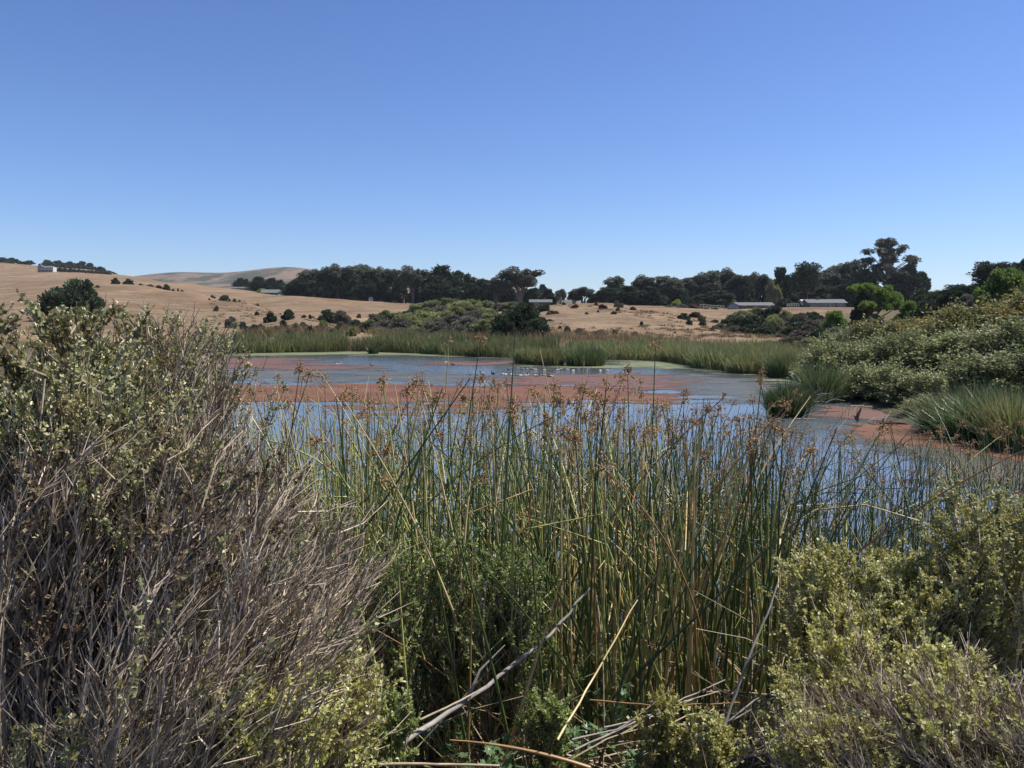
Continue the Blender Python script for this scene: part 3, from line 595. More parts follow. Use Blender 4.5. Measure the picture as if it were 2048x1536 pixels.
# understorey that closes the grove
for i, (px, Y) in enumerate([(600, 428), (640, 432), (668, 428), (700, 430), (725, 432), (765, 430), (800, 425), (842, 415), (900, 405), (935, 408), (972, 402), (1010, 400), (1050, 395), (1085, 392)]):
    place_bush(px, Y, 54, 34 + 6 * (i % 3), 'cypress', f'dark undergrowth bush {["between", "behind"][i % 2]} the grove trunks, {ORD[i]} from the left', 'undergrowth bushes in the grove', cat='bush')
G = 'trees on the skyline right of the tall eucalyptus'
for px, Y, wd, top, k, lab in [
    (1097, 330, 34, 581, 'c', 'small flat branched cypress right behind the grey hut roof'),
    (1121, 340, 20, 581, 'e', 'thin see-through eucalyptus between the small cypress and the open one'),
    (1148, 345, 34, 584, 'e', 'open crowned low tree with sky showing through, left of pair'),
    (1166, 345, 38, 577, 'e', 'open crowned low tree with sky showing through, right of pair'),
    (1186, 350, 26, 588, 'c', 'low dark cypress just left of the second dark belt'),
    (1214, 330, 44, 575, 'c', 'dark spiky cypress at the left end of the second belt'),
    (1232, 345, 44, 557, 'e', 'wispy eucalyptus rising above the second belt on its left'),
    (1258, 330, 52, 574, 'c', 'dark broad cypress low in the middle of second belt'),
    (1285, 345, 52, 556, 'e', 'round topped eucalyptus in the middle of the second belt'),
    (1300, 328, 48, 576, 'c', 'dark cypress right of the round topped eucalyptus'),
    (1338, 340, 58, 557, 'e', 'rounded eucalyptus at the right of the second belt'),
    (1362, 335, 44, 578, 'c', 'low dark cypress in the dip between the second and third belts'),
    (1388, 345, 56, 556, 'e', 'domed eucalyptus at the left end of the third belt'),
    (1418, 350, 56, 548, 'e', 'spreading eucalyptus left of the tallest in the third belt'),
    (1450, 355, 60, 543, 'e', 'tallest wide eucalyptus in the third belt'),
    (1478, 335, 66, 553, 'd', 'smooth domed very dark tree in the third belt'),
    (1438, 325, 70, 582, 'd', 'low wide cypress mass in front of the third belt'),
    (1408, 328, 50, 588, 'd', 'low dark tree mass left, in front of the third belt'),
    (1512, 345, 50, 551, 'e', 'eucalyptus just right of the smooth dark dome'),
    (1532, 350, 44, 560, 'e', 'ragged eucalyptus left of the feathery pine'),
    (1562, 335, 42, 536, 'c', 'feathery pine with horizontal tiers of branches'),
    (1588, 345, 44, 548, 'c', 'dark rounded tree between the feathery pine and umbrella cypress'),
    (1614, 320, 40, 531, 'f', 'umbrella shaped cypress standing on a tall dark trunk'),
    (1645, 345, 60, 547, 'e', 'grey green eucalyptus right behind the ranch house'),
    (1675, 350, 60, 534, 'e', 'broad eucalyptus above the right end of the ranch house'),
    (1700, 345, 52, 528, 'e', 'high topped eucalyptus left of the giant one'),
    (1728, 335, 50, 536, 'd', 'dark pointed tree touching the giant eucalyptus on its left'),
    (1770, 330, 108, 470, 'g', 'giant eucalyptus, tallest tree of all, with clumped open crown'),
    (1812, 322, 56, 530, 'd', 'dark dense cypress under the right branches of the giant'),
    (1838, 320, 44, 543, 'd', 'blunt dark cypress with a sheer right edge against the sky'),
    (1794, 324, 60, 560, 'd', 'dark low tree at the foot of the giant eucalyptus'),
    (1640, 330, 80, 570, 'd', 'dark tree mass in shadow behind the ranch house, left'),
    (1690, 330, 80, 568, 'd', 'dark tree mass in shadow behind the ranch house, right'),
    (1745, 318, 70, 568, 'd', 'dark tree mass below and left of the giant eucalyptus'),
    (1560, 340, 70, 578, 'd', 'dark low tree behind the pale poplar like tree')]:
    P_ = {'c': CYP, 'e': EUC, 'f': CYPF, 'g': EUC}.get(k)
    if k == 'd' or (k == 'c' and rng.random() < .7): place_tree('cypress_tree', DEN, px, Y, wd * 1.12, top, lab, 'tree', G)
    elif k == 'g':
        tr, cr = eucalypt(77, 1.05); z = h1(PX(px, 600, Y)[0], Y) - .2
        mb1, mb2 = MB(), MB()
        x = PX(px, 600, Y)[0]; hh = float(PX(px, top, Y)[2]) - z; ww = wd / 1600 * Y / 2
        limb(mb1, (0, 0, 0), (.5, 0, hh * .45), 1.0, .55, .03, 7, 7)
        for j in range(58):
            f = rng.uniform(.36, 1); a = rng.uniform(0, 6.28); env = ww * (1.12 - 1.0 * max(0, f - .6) * 2) * rng.uniform(.12, 1.0)
            t = (math.cos(a) * env, math.sin(a) * env, hh * (f * .9 + .04)); limb(mb1, (.3, 0, hh * min(.5, f * .6)), t, .3, .08, .08, 6, 4)
            r = rng.uniform(1.7, 2.9); lobe(mb2, t, (r, r, r * .62), int(60 * r), .85, .42, -.1, .8); core(mb2, t, (r * .85, r * .85, r * .5))
        o = empty('eucalyptus_tree', (x, Y, z)); mb1.build('trunk', M['paletrunk'], o, True); mb2.build('crown', M['euc'], o)
        tag(o, lab, 'tree', G)
    else: place_tree('eucalyptus_tree' if k == 'e' else 'cypress_tree', P_, px, Y, wd * 1.1, top, lab, 'tree', G)
for i, (px, Y) in enumerate([(1205, 345), (1240, 350), (1275, 350), (1310, 350), (1345, 350), (1375, 352), (1405, 356), (1440, 360), (1475, 360), (1505, 356), (1535, 356), (1565, 356), (1600, 356), (1632, 356), (1665, 356), (1700, 350), (1735, 345), (1775, 340), (1815, 335)]):
    place_bush(px, Y, 52, 32 + 7 * (i % 3), 'cypress', f'dark undergrowth bush at the foot of the right belts, {ORD[i]} from the left', 'undergrowth bushes of the right belts')
# middle distance trees left of the grove
for px, Y, wd, top, k, lab in [
    (482, 620, 22, 557, 'd', 'small dark tree left of the long farm roof'), (494, 620, 18, 560, 'd', 'narrow dark tree touching the farm roof'),
    (520, 560, 34, 555, 'd', 'round dark tree group left of the yellow green bush'), (545, 560, 30, 558, 'd', 'dark tree above the grey tent like roofs'), (562, 560, 26, 562, 'd', 'low grey green tree left of the big grove')]:
    place_tree('cypress_tree', CYP, px, Y, wd * 1.2, top, lab, 'tree', 'trees left of the big grove')
# right edge trees
for px, Y, wd, top, k, lab in [
    (1890, 190, 60, 583, 'f', 'windswept cypress low on the right skyline, left of three'),
    (1930, 185, 70, 572, 'f', 'windswept cypress low on the right skyline, middle of three'),
    (1984, 175, 62, 529, 'f', 'windswept layered cypress leaning over the bright green dome'),
    (2030, 180, 40, 530, 'c', 'pointed dark cypress top behind the bright green dome'),
    (2046, 180, 36, 524, 'c', 'dark cypress cut by the right picture edge above the green dome')]:
    place_tree('cypress_tree', CYPF if k == 'f' else CYP, px, Y, wd * 1.15, top, lab, 'tree', 'windswept cypresses on the right skyline')

# ------------------------------------------------------------------ bushes dotted over the hills
GH = 'bushes dotted on the dry hill right of the round tree'
for px, py, wd, hp, Y, mk, lab in [
    (1232, 607, 11, 8, 208, 'grey', 'small round grey bush on the crest of the dry hill'),
    (1238, 619, 26, 9, 188, 'grey', 'spreading grey bush just under the crest of the dry hill'),
    (1205, 624, 22, 8, 182, 'brown', 'brown flat bush left below the crest of the dry hill'),
    (1265, 626, 15, 6, 178, 'brown', 'low brown bush right of centre below the crest'),
    (1150, 620, 18, 8, 186, 'brown', 'brown bush at the left shoulder of the dry hill'),
    (1127, 611, 10, 6, 205, 'grey', 'tiny grey bush near the grey hut roof'),
    (1192, 613, 9, 6, 198, 'brown', 'tiny brown bush high on the hill left of the round grey one'),
    (1236, 632, 10, 7, 172, 'dark', 'small dark bush in upper middle of the dry hill'),
    (1227, 646, 14, 6, 158, 'dark', 'dark green low bush in the middle of the dry hill'),
    (1196, 638, 6, 5, 166, 'brown', 'tiny brown tuft left of the dark low bush'),
    (1173, 646, 9, 4, 158, 'brown', 'flat brown bush at the left middle of the dry hill'),
    (1283, 669, 8, 9, 131, 'dark', 'small upright dark bush standing alone low on the hill'),
    (1367, 640, 28, 12, 158, 'dark', 'broad dark bush on the right shoulder of the dry hill'),
    (1378, 654, 15, 11, 142, 'dark', 'round dark bush below the broad one on the shoulder'),
    (1404, 646, 20, 13, 165, 'grey', 'grey topped bush in the dip right of the shoulder'),
    (1405, 650, 16, 12, 150, 'dark', 'dark round bush under the grey topped one in the dip'),
    (1430, 634, 16, 7, 190, 'dark', 'low dark bush left of the gabled shed'),
    (1426, 665, 12, 14, 128, 'grey', 'upright grey bush at the right foot of the hill'),
    (1390, 625, 30, 10, 215, 'brown', 'brown bush row end below the bright yellow bush'),
    (1302, 620, 6, 4, 190, 'brown', 'very small tuft right of the crest'), (1335, 626, 7, 4, 184, 'brown', 'very small tuft left of the broad shoulder bush'),
    (1350, 684, 6, 4, 112, 'brown', 'tiny brown tuft just above the reeds'),
    (1270, 688, 16, 9, 104, 'brown', 'reddish brown bush just above the far reeds'),
    (1230, 684, 12, 9, 108, 'brown', 'small reddish bush beside the grey ones above the reeds'),
    (1320, 691, 16, 6, 100, 'dark', 'low dark green bush half hidden by the far reeds'),
    (1135, 674, 18, 13, 112, 'grey', 'grey bush at the left foot of the dry hill'),
    (1160, 678, 30, 14, 108, 'grey', 'wider grey bush at the left foot of the dry hill'),
    (1198, 682, 34, 12, 106, 'grey', 'long low grey bush above the far reeds'),
    (1120, 668, 8, 6, 120, 'brown', 'tiny reddish tuft left of the grey bushes')]:
    place_bush(px, Y, wd, hp, mk, lab, GH)
GL = 'bushes on the left hillsides'
for px, py, wd, hp, Y, mk, lab in [
    (234, 564, 18, 12, 320, 'dark', 'round dark bush on the left hill crest, left of the pair'),
    (260, 563, 22, 11, 322, 'dark', 'round dark bush on the left hill crest, right of the pair'),
    (284, 567, 10, 5, 345, 'dark', 'small low bush right of the crest pair'), (303, 568, 14, 6, 345, 'olive', 'low greenish bush in the hedge line on the crest'),
    (320, 573, 14, 6, 345, 'dark', 'dark low bush left of the taller hedge bush'), (335, 572, 15, 11, 345, 'dark', 'taller dark bush inside the crest hedge line'),
    (348, 575, 10, 5, 345, 'dark', 'low bush right of the taller hedge bush'), (358, 575, 5, 8, 345, 'dark', 'narrow upright bush on the crest'), (366, 577, 9, 7, 345, 'dark', 'small round bush beside the narrow upright one'),
    (405, 581, 16, 4, 330, 'dark', 'flat bush left of the smaller dark dome on the ridge'), (426, 581, 15, 10, 330, 'dark', 'smaller dark dome bush on the lower ridge'),
    (450, 583, 25, 13, 330, 'dark', 'larger dark dome bush on the lower ridge'), (480, 586, 8, 7, 330, 'dark', 'small dark bush right of the larger dome'), (492, 588, 9, 3, 330, 'brown', 'flat brown tuft at the ridge end'),
    (198, 577, 9, 5, 265, 'brown', 'small brown tuft above the round left tree'), (420, 606, 5, 4, 215, 'brown', 'tiny tuft in the middle of the left slope'),
    (470, 603, 9, 7, 208, 'grey', 'grey tuft high on the left slope'), (434, 625, 12, 10, 175, 'grey', 'grey dome bush alone on the left slope'),
    (516, 607, 6, 5, 205, 'brown', 'tiny tuft on the left slope crest'), (540, 611, 7, 4, 190, 'brown', 'small brown tuft near the slope crest'), (561, 616, 8, 6, 185, 'brown', 'small brown bush left of the dead post'),
    (584, 612, 8, 5, 260, 'dark', 'little dark bush behind the dead post'), (514, 632, 10, 8, 165, 'brown', 'brown bush below the crest of the left slope'),
    (462, 656, 28, 22, 125, 'grey', 'grey brown bush at the foot of the left slope'), (486, 656, 24, 14, 122, 'dark', 'dark bush beside the grey brown one at the slope foot'),
    (541, 650, 30, 18, 138, 'dark', 'dark green bush left of the rounder one on the slope'), (577, 650, 34, 19, 138, 'dark', 'round dark green bush on the left slope'),
    (608, 644, 12, 6, 145, 'brown', 'brown bush right of the round dark one'), (620, 640, 7, 9, 148, 'dark', 'small upright bush on the slope edge'),
    (622, 632, 28, 14, 195, 'bright', 'bright green round bush in the valley'),
    (655, 648, 44, 26, 185, 'dark', 'dark domed bush, left of the valley pair'), (682, 648, 44, 27, 182, 'grey', 'greyer domed bush, right of the valley pair'),
    (711, 665, 36, 26, 150, 'dark', 'very dark bush below the domed valley pair'), (718, 637, 10, 8, 230, 'brown', 'small brown bush on the far valley side'), (771, 634, 28, 12, 240, 'bright', 'fresh green bush at the edge of the mid field')]:
    place_bush(px, Y, wd, hp, mk, lab, GL)
for i, (px, hp) in enumerate([(12, 6), (30, 7), (62, 5), (100, 9), (122, 10), (145, 10), (168, 13), (184, 12), (204, 9), (222, 6)]):
    place_bush(px, 1005 + 4 * i, 30, hp + 4, 'dark', f'dark ridge scrub against the sky above the white house, {ORD[i]} from the left', 'scrub on the left ridge')
for i, (px, hp) in enumerate([(124, 6), (134, 6), (145, 6), (154, 5), (163, 4), (172, 3.5), (181, 3.5), (189, 4), (197, 3.5), (205, 4), (213, 4), (219, 4)]):
    place_bush(px, 838 - 9 * i, 13, hp + 2, 'brown' if i > 4 else 'dark', f'hedge bush in the line running down from the white house, {ORD[i]} from it', 'hedge below the white house')
for i in range(16):
    px = 494 + i * 14 + rng.uniform(-3, 3); 
    place_bush(px, 108 + 5 * (i % 3), 24, 14 + 4 * (i % 2), ['grey', 'dark', 'grey', 'olive'][i % 4], f'{["grey", "dark", "grey", "olive"][i % 4]} scrub bush behind the far left reeds, {ORD[i]} from the left', 'scrub behind the far left reeds')
# big single ones
place_bush(150, 132, 128, 80, 'dark', 'large round dark green tree above the left shrubs', name='round_tree', trunk=True, top=564, cat='tree')
place_bush(192, 131, 56, 50, 'dark', 'dark lower bush leaning on the right side of the round tree', name='round_tree', top=598)
place_bush(1042, 104, 112, 70, 'dark', 'big round dark tree at the far shore, left of the dry hill', name='round_tree', trunk=True, top=610, cat='tree')
place_bush(1075, 100, 60, 40, 'dark', 'dark bush at the right foot of the big round tree', top=640)
place_bush(1008, 100, 56, 40, 'dark', 'dark bush at the left foot of the big round tree', top=640)
place_bush(946, 300, 44, 18, 'bright', 'bright green dome bush at the top of the thicket', top=599)
for i, (px, Y, wd, top, mk) in enumerate([(840, 280, 40, 612, 'olive'), (868, 270, 44, 606, 'olive'), (900, 262, 50, 602, 'olive'), (925, 250, 50, 607, 'olive'), (975, 250, 46, 608, 'olive'), (1000, 240, 44, 612, 'grey'), (1025, 235, 44, 609, 'olive'),
        (800, 235, 40, 630, 'olive'), (826, 225, 46, 625, 'dark'), (855, 220, 50, 622, 'olive'), (885, 215, 54, 618, 'grey'), (915, 212, 54, 620, 'olive'), (945, 208, 54, 618, 'olive'), (975, 205, 50, 622, 'brown'),
        (752, 190, 50, 640, 'olive'), (785, 182, 54, 640, 'dark'), (815, 178, 54, 638, 'olive'), (850, 172, 60, 634, 'olive'), (885, 168, 60, 636, 'olive'), (912, 160, 50, 626, 'olive'), (950, 158, 60, 634, 'grey'), (985, 158, 50, 640, 'olive'),
        (740, 150, 44, 655, 'dark'), (770, 145, 54, 652, 'grey'), (805, 140, 56, 650, 'grey'), (840, 136, 54, 652, 'olive'), (875, 130, 56, 648, 'grey'), (905, 126, 56, 640, 'grey'), (940, 122, 60, 644, 'grey'), (975, 120, 54, 648, 'olive'),
        (760, 116, 50, 668, 'brown'), (800, 114, 50, 668, 'grey'), (840, 112, 50, 667, 'brown'), (880, 110, 50, 664, 'grey'), (920, 108, 50, 662, 'grey'), (960, 106, 50, 664, 'dark')]):
    row = ['back', 'second', 'third', 'fourth', 'front'][[0, 7, 14, 22, 30, 99].index(max(a for a in [0, 7, 14, 22, 30] if a <= i))]
    place_bush(px, Y, wd * 1.4, 20, 'olive' if mk == 'brown' else mk, f'{ {"dark": "dark green", "brown": "olive"}.get(mk, mk)} thicket bush left of the big round tree, {row} row, {ORD[i - max(a for a in [0, 7, 14, 22, 30] if a <= i)]} from the left', 'thicket left of the big round tree', top=top - (11 if i > 13 else 5))
for px, Y, wd, top, mk, lab in [(1068, 190, 34, 618, 'grey', 'grey bush below the hut roof'), (1086, 180, 40, 610, 'dark', 'dark green bush under the grey hut roof'), (1105, 160, 44, 622, 'grey', 'grey bush on the left flank of the dry hill'), (1118, 150, 34, 634, 'olive', 'olive bush at the left edge of the dry grass'),
        (1100, 140, 36, 640, 'dark', 'dark bush between the round tree and the dry hill')]:
    place_bush(px, Y, wd, 20, mk, lab, 'bushes around the left flank of the hill', top=top)
for px, Y, wd, top, mk, lab in [(1355, 300, 26, 600, 'yellow', 'bright yellow green bush under the second belt'), (1338, 285, 34, 611, 'grey', 'pale grey brush left of the yellow bush foot'), (1362, 283, 40, 609, 'grey', 'pale grey brush below the bright yellow bush'), (1385, 284, 30, 608, 'grey', 'pale grey brush right of the yellow bush'),
        (1370, 300, 24, 595, 'dark', 'blue green bush right behind the yellow bush'), (1381, 300, 20, 598, 'dark', 'second blue green bush by the yellow one'), (1400, 290, 20, 603, 'brown', 'dark brown round bush right of the pale brush'),
        (1412, 280, 20, 615, 'olive', 'olive garden bush left of the fence posts'), (1428, 282, 20, 614, 'olive', 'olive garden bush among the fence posts'), (1468, 318, 20, 600, 'olive', 'light green bush behind the gabled shed'), (1492, 330, 18, 601, 'yellow', 'pale yellow green bush behind the long grey roof'),
        (1540, 318, 24, 560, 'olive', 'tall pale poplar like tree behind the long house'), (1552, 316, 26, 572, 'olive', 'second pale tall bush right of the poplar like one'), (1568, 300, 40, 598, 'dark', 'dark bush between the long house and ranch house'), (1590, 292, 30, 606, 'dark', 'low dark hedge bush left of the white awning'),
        (527, 470, 28, 578, 'yellow', 'yellow green clipped bush left of the tent like roofs')]:
    place_bush(px, Y, wd, 20, mk, lab, 'garden bushes near the houses', top=top)
for i, (px, Y, wd, top, mk) in enumerate([(1465, 190, 50, 632, 'dark'), (1485, 200, 56, 622, 'olive'), (1515, 205, 60, 616, 'olive'), (1545, 200, 60, 614, 'dark'), (1572, 195, 44, 622, 'olive'), (1478, 160, 56, 636, 'dark'), (1508, 158, 60, 632, 'dark'),
        (1545, 145, 44, 631, 'olive'), (1565, 165, 50, 634, 'dark'), (1470, 140, 46, 652, 'grey'), (1500, 138, 56, 650, 'dark'), (1535, 132, 50, 650, 'dark'), (1440, 150, 34, 648, 'grey'), (1580, 150, 44, 648, 'dark')]):
    place_bush(px, Y, wd * 1.15, 20, mk, f'{ {"dark": "dark", "olive": "olive", "grey": "greyish"}[mk]} bush of the clump below the long house, {ORD[i]} counted from its back left', 'bush clump below the long house', top=top)
for i, (px, Y, wd, top, mk) in enumerate([(1600, 150, 50, 628, 'grey'), (1628, 155, 50, 626, 'dark'), (1595, 120, 60, 645, 'dark'), (1630, 118, 64, 642, 'grey'), (1662, 125, 60, 634, 'grey'), (1600, 100, 60, 662, 'grey'), (1640, 98, 60, 660, 'dark'), (1672, 92, 56, 655, 'grey'),
        (1560, 110, 60, 668, 'grey'), (1520, 108, 60, 672, 'grey'), (1480, 106, 50, 674, 'brown'), (1620, 84, 60, 676, 'olive'), (1580, 90, 60, 680, 'brown'), (1655, 72, 60, 678, 'olive'), (1540, 92, 50, 682, 'olive')]):
    place_bush(px, Y, wd * 1.15, 20, mk, f'{ {"dark": "dark", "olive": "olive", "grey": "grey", "brown": "brown"}[mk]} marsh scrub bush before the ranch house slope, {ORD[i]} counted from its back', 'marsh scrub before the ranch house slope', top=top)
place_bush(1668, 105, 56, 24, 'bright', 'fresh green bush with a dark underside below the ranch house', top=626)
place_bush(1660, 88, 50, 20, 'bright', 'low bright green cushion bush right of the marsh scrub', top=668)

# ------------------------------------------------------------------ two-storeyed green tree and the willow bank on the right
def tiered_tree():
    Y = 108; x0 = PX(1745, 640, Y)[0]; z0 = h1(x0, Y) - .2; o = empty('tiered_tree', (x0, Y, z0)); tr, cr = MB(), MB()
    def rel(px, py): p = PX(px, py, Y); return np.array([p[0] - x0, 0, p[2] - z0])
    tops = [(1735, 576, 34, 7, 1.0), (1712, 580, 14, 6, .9), (1765, 584, 24, 9, .6), (1790, 600, 22, 13, 1.2), (1770, 598, 22, 12, -1), (1730, 610, 20, 8, -1.4), (1752, 614, 22, 8, -1.2), (1795, 612, 14, 10, .5)]
    for px, py, wx, hy, dy in tops:
        c = rel(px, py); c[1] = dy; rx = wx / 1600 * Y; rz = hy / 1600 * Y
        for q in range(7):
            cc = c + np.array([rng.uniform(-.7, .7) * rx, rng.uniform(-1, 1), rng.uniform(-.4, .2) * rz]); cc = cc + np.array([0, 0, rng.uniform(-.5, .5) * rz]); lobe(cr, cc, (rx * .36, .8, rz * 1.0), 170, .26, .15, .5); core(cr, cc, (rx * .35, .6, rz * .45))
        limb(tr, rel(1738, 650) + [0, 0, 0], c - np.array([0, 0, rz * .4]), .14, .04, .12, 6)
    limb(tr, (0, 0, -.2), rel(1735, 600), .28, .1, .08, 7)
    tr.build('trunk', M['bark'], o, True); cr.build('crown', M['bright'], o)
    tag(o, 'bright green tree with flat stacked tiers over a dark trunk', 'tree')
tiered_tree()
place_bush(1722, 109, 50, 50, 'cypress', 'very dark bush shaded under the tiered green tree', top=590)
place_bush(1750, 104, 60, 30, 'cypress', 'dark low bush beside the trunk of the tiered tree', top=632)
place_bush(1817, 95, 66, 40, 'bright', 'yellow green round bush right of the tiered tree', top=607)
for px, Y, wd, top, mk, lab in [(1840, 125, 70, 584, 'dark', 'dark olive bush on the skyline right of the blunt cypress'), (1870, 118, 66, 590, 'dark', 'dark bush second along the right skyline'), (1905, 112, 70, 583, 'dark', 'broad dark bush in the skyline dip'), (1935, 110, 60, 590, 'grey', 'greyer bush left of the bright green dome'),
        (1850, 92, 60, 606, 'dark', 'dark bush above the golden willow tops'), (1965, 104, 50, 592, 'grey', 'grey bush tucked under the bright green dome'), (1790, 84, 60, 640, 'dark', 'dark gap bush below the yellow green bush')]:
    place_bush(px, Y, wd * 1.1, 20, mk, lab, 'dark bushes along the right skyline', top=top)
place_bush(2020, 92, 130, 60, 'bright', 'big bright green dome shaped tree at the right edge', name='round_tree', trunk=True, top=540, cat='tree')
def willow_mesh(mk, n=8500, L=.15, W=.05):
    """loose round willow: arching shoots set with narrow leaves; radius about 1.5 m, height about 3 m"""
    tw, cr = MB(), MB(); ns = 230
    a = rng.uniform(0, 6.28, ns); q = rng.uniform(0, 1, ns) ** .5; el = np.arccos(np.clip(q, 0, 1))
    kc = 11; ka = rng.uniform(0, 6.28, kc); kq = rng.uniform(.1, 1, kc) ** .6; g_ = rng.integers(0, kc, ns); a = np.where(rng.random(ns) < .8, ka[g_] + rng.normal(0, .22, ns), a); q = np.clip(np.where(rng.random(ns) < .8, kq[g_] + rng.normal(0, .1, ns), q), 0, 1); el = np.arccos(q); kh = rng.uniform(.8, 1.08, kc)[g_]
    tip = np.stack([np.cos(a) * q * 1.5, np.sin(a) * q * 1.5, 1.1 + np.sin(el) * 1.75], -1) * (kh * rng.uniform(.88, 1.05, ns))[:, None]
    low = rng.random(ns) < .35; tip[low, 2] = rng.uniform(.2, 1.5, low.sum()); tip[low, :2] = norm(np.c_[tip[low, :2], np.zeros(low.sum())])[:, :2] * rng.uniform(1.15, 1.6, (low.sum(), 1))
    tall_ = rng.random(ns) < .1; tip[tall_] *= rng.uniform(1.08, 1.3, (tall_.sum(), 1))
    b = np.c_[tip[:, :2] * .25, np.full(ns, -.1)]
    t = np.linspace(0, 1, 7)[None, :, None]; c = (b + tip) / 2 + np.array([0, 0, .5]) + rng.normal(0, .15, (ns, 3))
    P = (1 - t) ** 2 * b[:, None] + 2 * t * (1 - t) * c[:, None] + t * t * tip[:, None]
    tubes(tw, P, np.linspace(.022, .005, 7)[None], 3)
    i = rng.integers(0, ns, n); tt = rng.uniform(.35, 1, n)[:, None]
    C = (1 - tt) ** 2 * b[i] + 2 * tt * (1 - tt) * c[i] + tt * tt * tip[i]; C += rng.normal(0, .11, (n, 3))
    D = norm(norm(tip[i] - c[i]) * .7 + rdir(n) * .9 + np.array([0, 0, .25]))
    diamonds(cr, C, D, rdir(n) + np.array([0, 0, .5]), L * rng.uniform(.7, 1.3, n), W * rng.uniform(.8, 1.4, n) * 1.5, .15)
    return tw.mesh('branches', M['twigdark']), cr.mesh('crown', M[mk])
WIL = {'willow': [willow_mesh('willow') for _ in range(2)], 'willowg': [willow_mesh('willowg') for _ in range(3)]}
wl = [  # px, Y, width px, top, kind, words
    (1690, 62, 100, 648, 'willowg', 'willow standing furthest left and back on the right bank'), (1755, 60, 100, 640, 'willow', 'willow below the trunk of the tiered green tree'), (1810, 58, 110, 640, 'willow', 'willow under the yellow green round bush'),
    (1865, 56, 120, 626, 'willow', 'golden topped willow left of the highest golden one'), (1925, 54, 130, 606, 'willow', 'golden topped willow high on the right bank'), (1990, 52, 130, 596, 'willow', 'highest golden willow under the bright green dome'), (2060, 50, 140, 592, 'willow', 'golden willow cut by the right picture edge'),
    (1665, 46, 110, 678, 'willowg', 'low green willow behind the reed clump at the corner'), (1745, 46, 120, 682, 'willowg', 'green willow in the middle of the bank, behind the corner reeds'), (1810, 45, 130, 672, 'willowg', 'green willow midway up the bank'), (1880, 44, 140, 662, 'willowg', 'broad green willow in the middle of the right bank'),
    (1950, 42, 150, 650, 'willowg', 'pale silvery willow right of the broad green one'), (2030, 40, 160, 640, 'willowg', 'dark green willow at the right picture edge'),
    (1735, 38.5, 110, 722, 'willowg', 'waterside willow nearest the corner reed clump'), (1790, 37, 120, 722, 'willowg', 'waterside willow second from the corner reeds'), (1840, 35, 120, 742, 'willowg', 'waterside willow leaning over the red fern strip'), (1890, 34, 130, 735, 'willowg', 'waterside willow behind the right reed bed'),
    (1950, 34, 140, 710, 'willowg', 'willow rising behind the right reed bed'), (2030, 33, 150, 700, 'willowg', 'willow at the right edge behind the reed bed'), (1855, 31.5, 80, 790, 'willowg', 'small overhanging willow spray at the waterline')]
for px, Y, wd, top, k, lab in wl:
    Y = Y + rng.uniform(-1.2, 1.2) * (Y > 40); top = top + rng.uniform(-14, 10) * (Y > 36); x = PX(px, 700, Y)[0]; z = h1(x, Y) - .05; z = max(z, -.1); tw, cr = WIL[k][rng.integers(len(WIL[k]))]
    ht = float(PX(px, top, Y)[2]) - z; w_ = wd / 1600 * Y * rng.uniform(.8, 1.2)
    o = empty('willow', (x, Y, z), rng.uniform(0, 6.28), (w_ / 3.0 * 1.15, w_ / 3.0 * 1.15, ht / 2.85)); link('branches', tw, o); link('crown', cr, o)
    tag(o, lab, 'willow', 'willows on the right bank')

# ------------------------------------------------------------------ reeds of the far and side shores
def blades(mb, x, y, z, h, w, lean=.16, k=3, droop=.5):
    n = len(x); a = rng.uniform(0, 6.28, n); l = np.abs(rng.normal(0, lean, n)) + .02; h = np.broadcast_to(h, (n,)); w = np.broadcast_to(w, (n,))
    wa = rng.uniform(0, 6.28, n); S = np.stack([np.cos(wa), np.sin(wa), np.zeros(n)], -1)
    t = np.linspace(0, 1, k + 1); B = np.stack([x, y, z], -1)
    Q = []
    for i, tt in enumerate(t):
        off = h * l * (tt + droop * tt ** 3)
        c = B + np.stack([np.cos(a) * off, np.sin(a) * off, h * tt * (1 - l * droop * tt * .5)], -1); ww = w * (1 - tt) ** .7 * .5 if i < k else w * 0
        if i < k: Q += [c - S * ww[:, None], c + S * ww[:, None]]
        else: Q += [c]
    V = np.stack(Q, 1); m = V.shape[1]; base = (np.arange(n) * m)[:, None]
    F = np.concatenate([base + np.array([2 * i, 2 * i + 1, 2 * i + 3, 2 * i + 2]) for i in range(k - 1)])
    mb.add(V.reshape(-1, 3), F); mb.f.append((base + np.array([2 * k - 2, 2 * k - 1, 2 * k]) + mb.n - len(V) * m, 0))
def strip(pts, width, n):
    """points scattered in a band that follows a shore line and reaches back from it"""
    P = np.array([WP(*p) for p in pts]); seg = np.linalg.norm(np.diff(P, axis=0), axis=1); c = np.r_[0, np.cumsum(seg)]
    u = rng.uniform(0, c[-1], n); i = np.clip(np.searchsorted(c, u) - 1, 0, len(seg) - 1); f = ((u - c[i]) / seg[i])[:, None]
    p = P[i] * (1 - f) + P[i + 1] * f; T = norm(P[i + 1] - P[i]); N = np.stack([-T[:, 1], T[:, 0]], -1)
    d = rng.uniform(0, 1, n) ** 1.3 * width
    wob = (vnoise(u, u * 0, 3.5, 6) - .5) * 2.4
    return p + N * (d + wob)[:, None], u, d
def reed_belt(pts, width, n, h, wd, mk, label, name='reeds', zmin=-.1):
    p, u, d = strip(pts, width, n)
    cl = vnoise(p[:, 0], p[:, 1] * .6, 2.6, 12); hh = h * (.7 + .5 * cl) * rng.uniform(.62, 1.18, n)
    z = np.clip(H(p[:, 0], p[:, 1]), zmin, None); mb = MB()
    blades(mb, p[:, 0], p[:, 1], z, hh, wd * 1.6 * rng.uniform(.6, 1.5, n), .22)
    tag(mb.build(name, M[mk]), label, 'reeds', kind='stuff')
